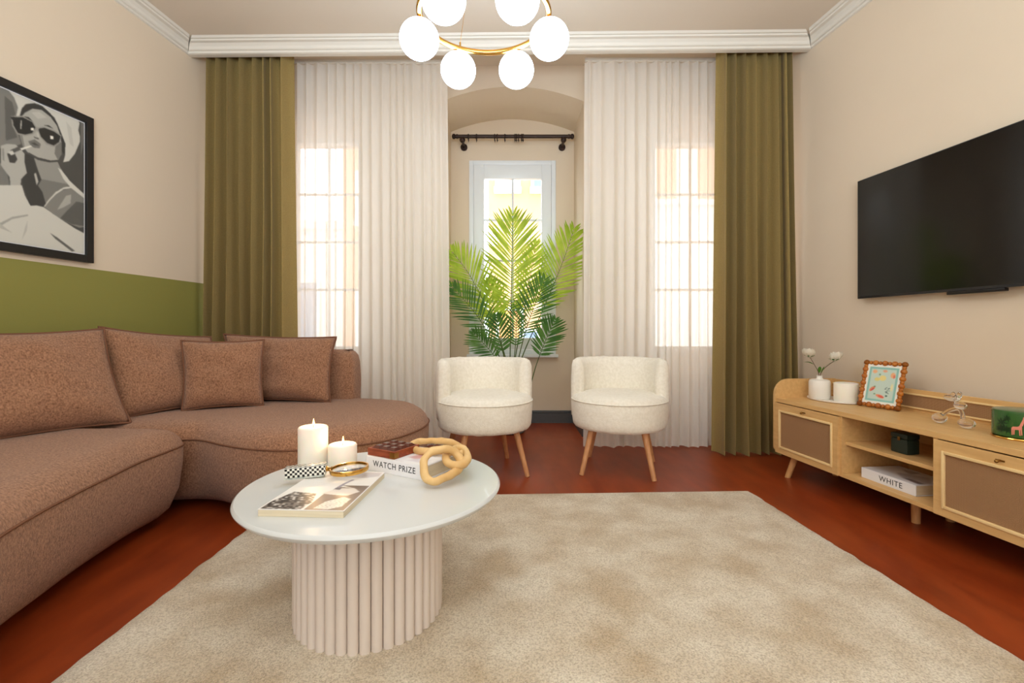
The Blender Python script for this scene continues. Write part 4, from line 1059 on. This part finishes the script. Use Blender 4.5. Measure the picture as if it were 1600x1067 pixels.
for cx_, cz_, rr_ in ((-.050, .066, .022), (-.032, .086, .015), (-.060, .040, .018), (-.030, .040, .018), (.045, .060, .02), (.04, .035, .018), (-.048, .045, .016)):
    for i in range(7):
        a = 2*PI*i/7+cx_*90; dx, dz = math.cos(a)*rr_, math.sin(a)*rr_
        lf.append([(G0+cx_, cz_), (G0+cx_+dx*.5-dz*.16, cz_+dz*.5+dx*.16), (G0+cx_+dx, cz_+dz), (G0+cx_+dx*.5+dz*.16, cz_+dz*.5-dx*.16)])
on_jar('palm_print', lf, M['leafdark'])

# things in the open compartment
db = thing('small_box', 'small dark green box standing on the middle shelf of the console', 'box')
at_basis(db, (1.905, 2.365, 0.3405), k, inn, (0, 0, 1))
bm = BM(); box(bm, .012, .10, 0, .07, 0, .072, .006); link_mesh('box_body', bm, M['darkgreen'], db)
bm = BM(); box(bm, .011, .101, -.001, .071, .0725, .098, .006); link_mesh('lid', bm, M['darkgreen'], db)
bm = BM(); box(bm, .052, .066, -.004, -.001, .064, .082, .001); link_mesh('clasp', bm, M['brass'], db)
b2 = hardback('white book lettered WHITE on its spine, lying in the open console compartment', (1.862, 2.49, Z0+0.0205), math.atan2(k.y, k.x), 0.30, 0.22, 0.052, 'WHITE', 0.038, 0.105, 0.014, 1.0, None)
def w_art(U, V):
    A = np.full(U.shape+(3,), 232.0)
    A[inpoly(U, V, [(0.35, 0.45), (0.6, 0.2), (0.98, 0.1), (0.98, 0.4), (0.7, 0.8)])] = (190, 186, 186); A[inpoly(U, V, [(0.62, 0.2), (0.98, 0.12), (0.98, 0.25), (0.75, 0.3)])] = (96, 84, 82)
    A[inpoly(U, V, [(0.2, 0.8), (0.5, 0.6), (0.45, 0.95)])] = (176, 170, 170)
    return blur(A, 3)
print_mesh('cover_print', 0.29, 0.21, 60, 44, w_art, b2, flat_z=0.0524).location = (0.005, 0.005, 0)

# ------------------------------------------------------------------ palm
pl = thing('palm_plant', 'tall green palm in a grey pot standing in the arched niche behind the white chair', 'potted plant', (-0.02, 4.33, 0))
bm = BM(); lathe(bm, [(0, 0), (.12, 0), (.135, .01), (.165, .30), (.172, .31), (.172, .33), (.155, .33), (.15, .29), (0, .29)], 40); pot = link_mesh('pot', bm, M['potgrey'], pl, smooth=40)
bm = BM(); lathe(bm, [(0, .286), (.149, .291), (0, .296)], 30); link_mesh('soil', bm, M['soil'], pl)
def frond(path, width, n, m, seed, D0, lean=0.0, start=0.35, face=(0, -1, 0)):
    """path in metres (x,y,z) from pot to tip; leaflets from `start` of the length"""
    rnd = random.Random(seed); org = pl.location
    P = resample([Vector(p)-org for p in catmull(path, 8)], 0.012, False); N = len(P); bm = BM()
    tube(bm, P, 0.0062, 7, taper=lambda u: 1.1-0.85*u, mi=1)
    s0 = int(N*start); nrm = Vector(face).normalized()
    for i in range(n):
        t_ = i/(n-1); idx = min(N-1, int(s0+(N-1-s0)*t_)); p = P[idx]
        tg = (P[min(N-1, idx+3)]-P[max(0, idx-3)]).normalized()
        side = tg.cross(nrm).normalized()
        L_ = (1.22 if m is M['frond'] else 1.05)*width*(math.sin(PI*(0.10+0.80*t_))**0.75)*(0.72+0.28*(1-t_))*(0.92+0.16*rnd.random())
        if t_ > .9: L_ *= .8
        ang = math.radians(62-36*t_+rnd.uniform(-4, 4))
        for sd in (-1, 1):
            d = (tg*math.cos(ang)+side*sd*math.sin(ang)).normalized(); dip = nrm*(0.18+0.1*rnd.random())-Vector((0, 0, 0.10))
            pts = [p+d*L_*q+dip*L_*(q*q)*0.5 for q in (0, .2, .45, .7, .88, 1.0)]; wds = [.25, .8, 1.0, .8, .45, .05]
            wv = d.cross(nrm).normalized(); hw = 0.0105 if m is M['frond'] else 0.0082
            A_, B_, C_ = [], [], []
            for q, w_ in zip(pts, wds):
                A_.append(bm.verts.new(q+wv*hw*w_+nrm*.002*w_)); B_.append(bm.verts.new(q-wv*hw*w_+nrm*.002*w_)); C_.append(bm.verts.new(q-nrm*.001))
            for j in range(5):
                bm.faces.new((A_[j], C_[j], C_[j+1], A_[j+1])); bm.faces.new((C_[j], B_[j], B_[j+1], C_[j+1]))
    link_mesh('frond', bm, [m, M['rachis']], pl, smooth=180)
def Q(px, py, D): return PX(px, py, D)
root = (-0.02, 4.33, 0.28)
fr = [
 # (pixel path, depth), width m, pairs, material, start fraction
 ([Q(797, 560, 4.30), Q(799, 450, 4.27), Q(801, 338, 4.22)], .36, 30, 'frond', .38, (0.02, -1, 0)),
 ([Q(815, 560, 4.34), Q(850, 480, 4.33), Q(879, 410, 4.28), Q(896, 360, 4.2)], .30, 24, 'frond', .45, (-0.2, -1, 0)),
 ([Q(790, 560, 4.36), Q(762, 485, 4.35), Q(734, 430, 4.30), Q(707, 394, 4.25)], .30, 24, 'frond', .42, (0.2, -1, 0)),
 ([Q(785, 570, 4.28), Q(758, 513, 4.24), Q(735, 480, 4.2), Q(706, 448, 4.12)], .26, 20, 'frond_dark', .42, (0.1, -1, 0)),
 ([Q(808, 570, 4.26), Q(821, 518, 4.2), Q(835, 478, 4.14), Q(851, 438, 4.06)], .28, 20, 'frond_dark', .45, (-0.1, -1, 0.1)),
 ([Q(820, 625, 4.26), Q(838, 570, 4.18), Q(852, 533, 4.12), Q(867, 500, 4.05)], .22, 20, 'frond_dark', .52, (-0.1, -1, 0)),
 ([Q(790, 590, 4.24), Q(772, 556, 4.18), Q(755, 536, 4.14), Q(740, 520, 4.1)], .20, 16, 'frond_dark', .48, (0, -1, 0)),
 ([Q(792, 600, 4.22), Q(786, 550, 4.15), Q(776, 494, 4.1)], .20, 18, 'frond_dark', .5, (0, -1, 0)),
 ([Q(805, 560, 4.45), Q(822, 470, 4.47), Q(838, 380, 4.5)], .22, 22, 'frond', .45, (0, -1, 0)),
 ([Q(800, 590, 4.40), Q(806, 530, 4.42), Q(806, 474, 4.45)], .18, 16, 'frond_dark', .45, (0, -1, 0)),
 ([Q(796, 590, 4.40), Q(778, 520, 4.44), Q(765, 440, 4.48)], .22, 20, 'frond', .5, (0, -1, 0)),
]
for i, (P, wd, n, mm, st, fc) in enumerate(fr):
    frond([root]+P, wd, n, M[mm], i, 4.2, start=st+0.12, face=fc)
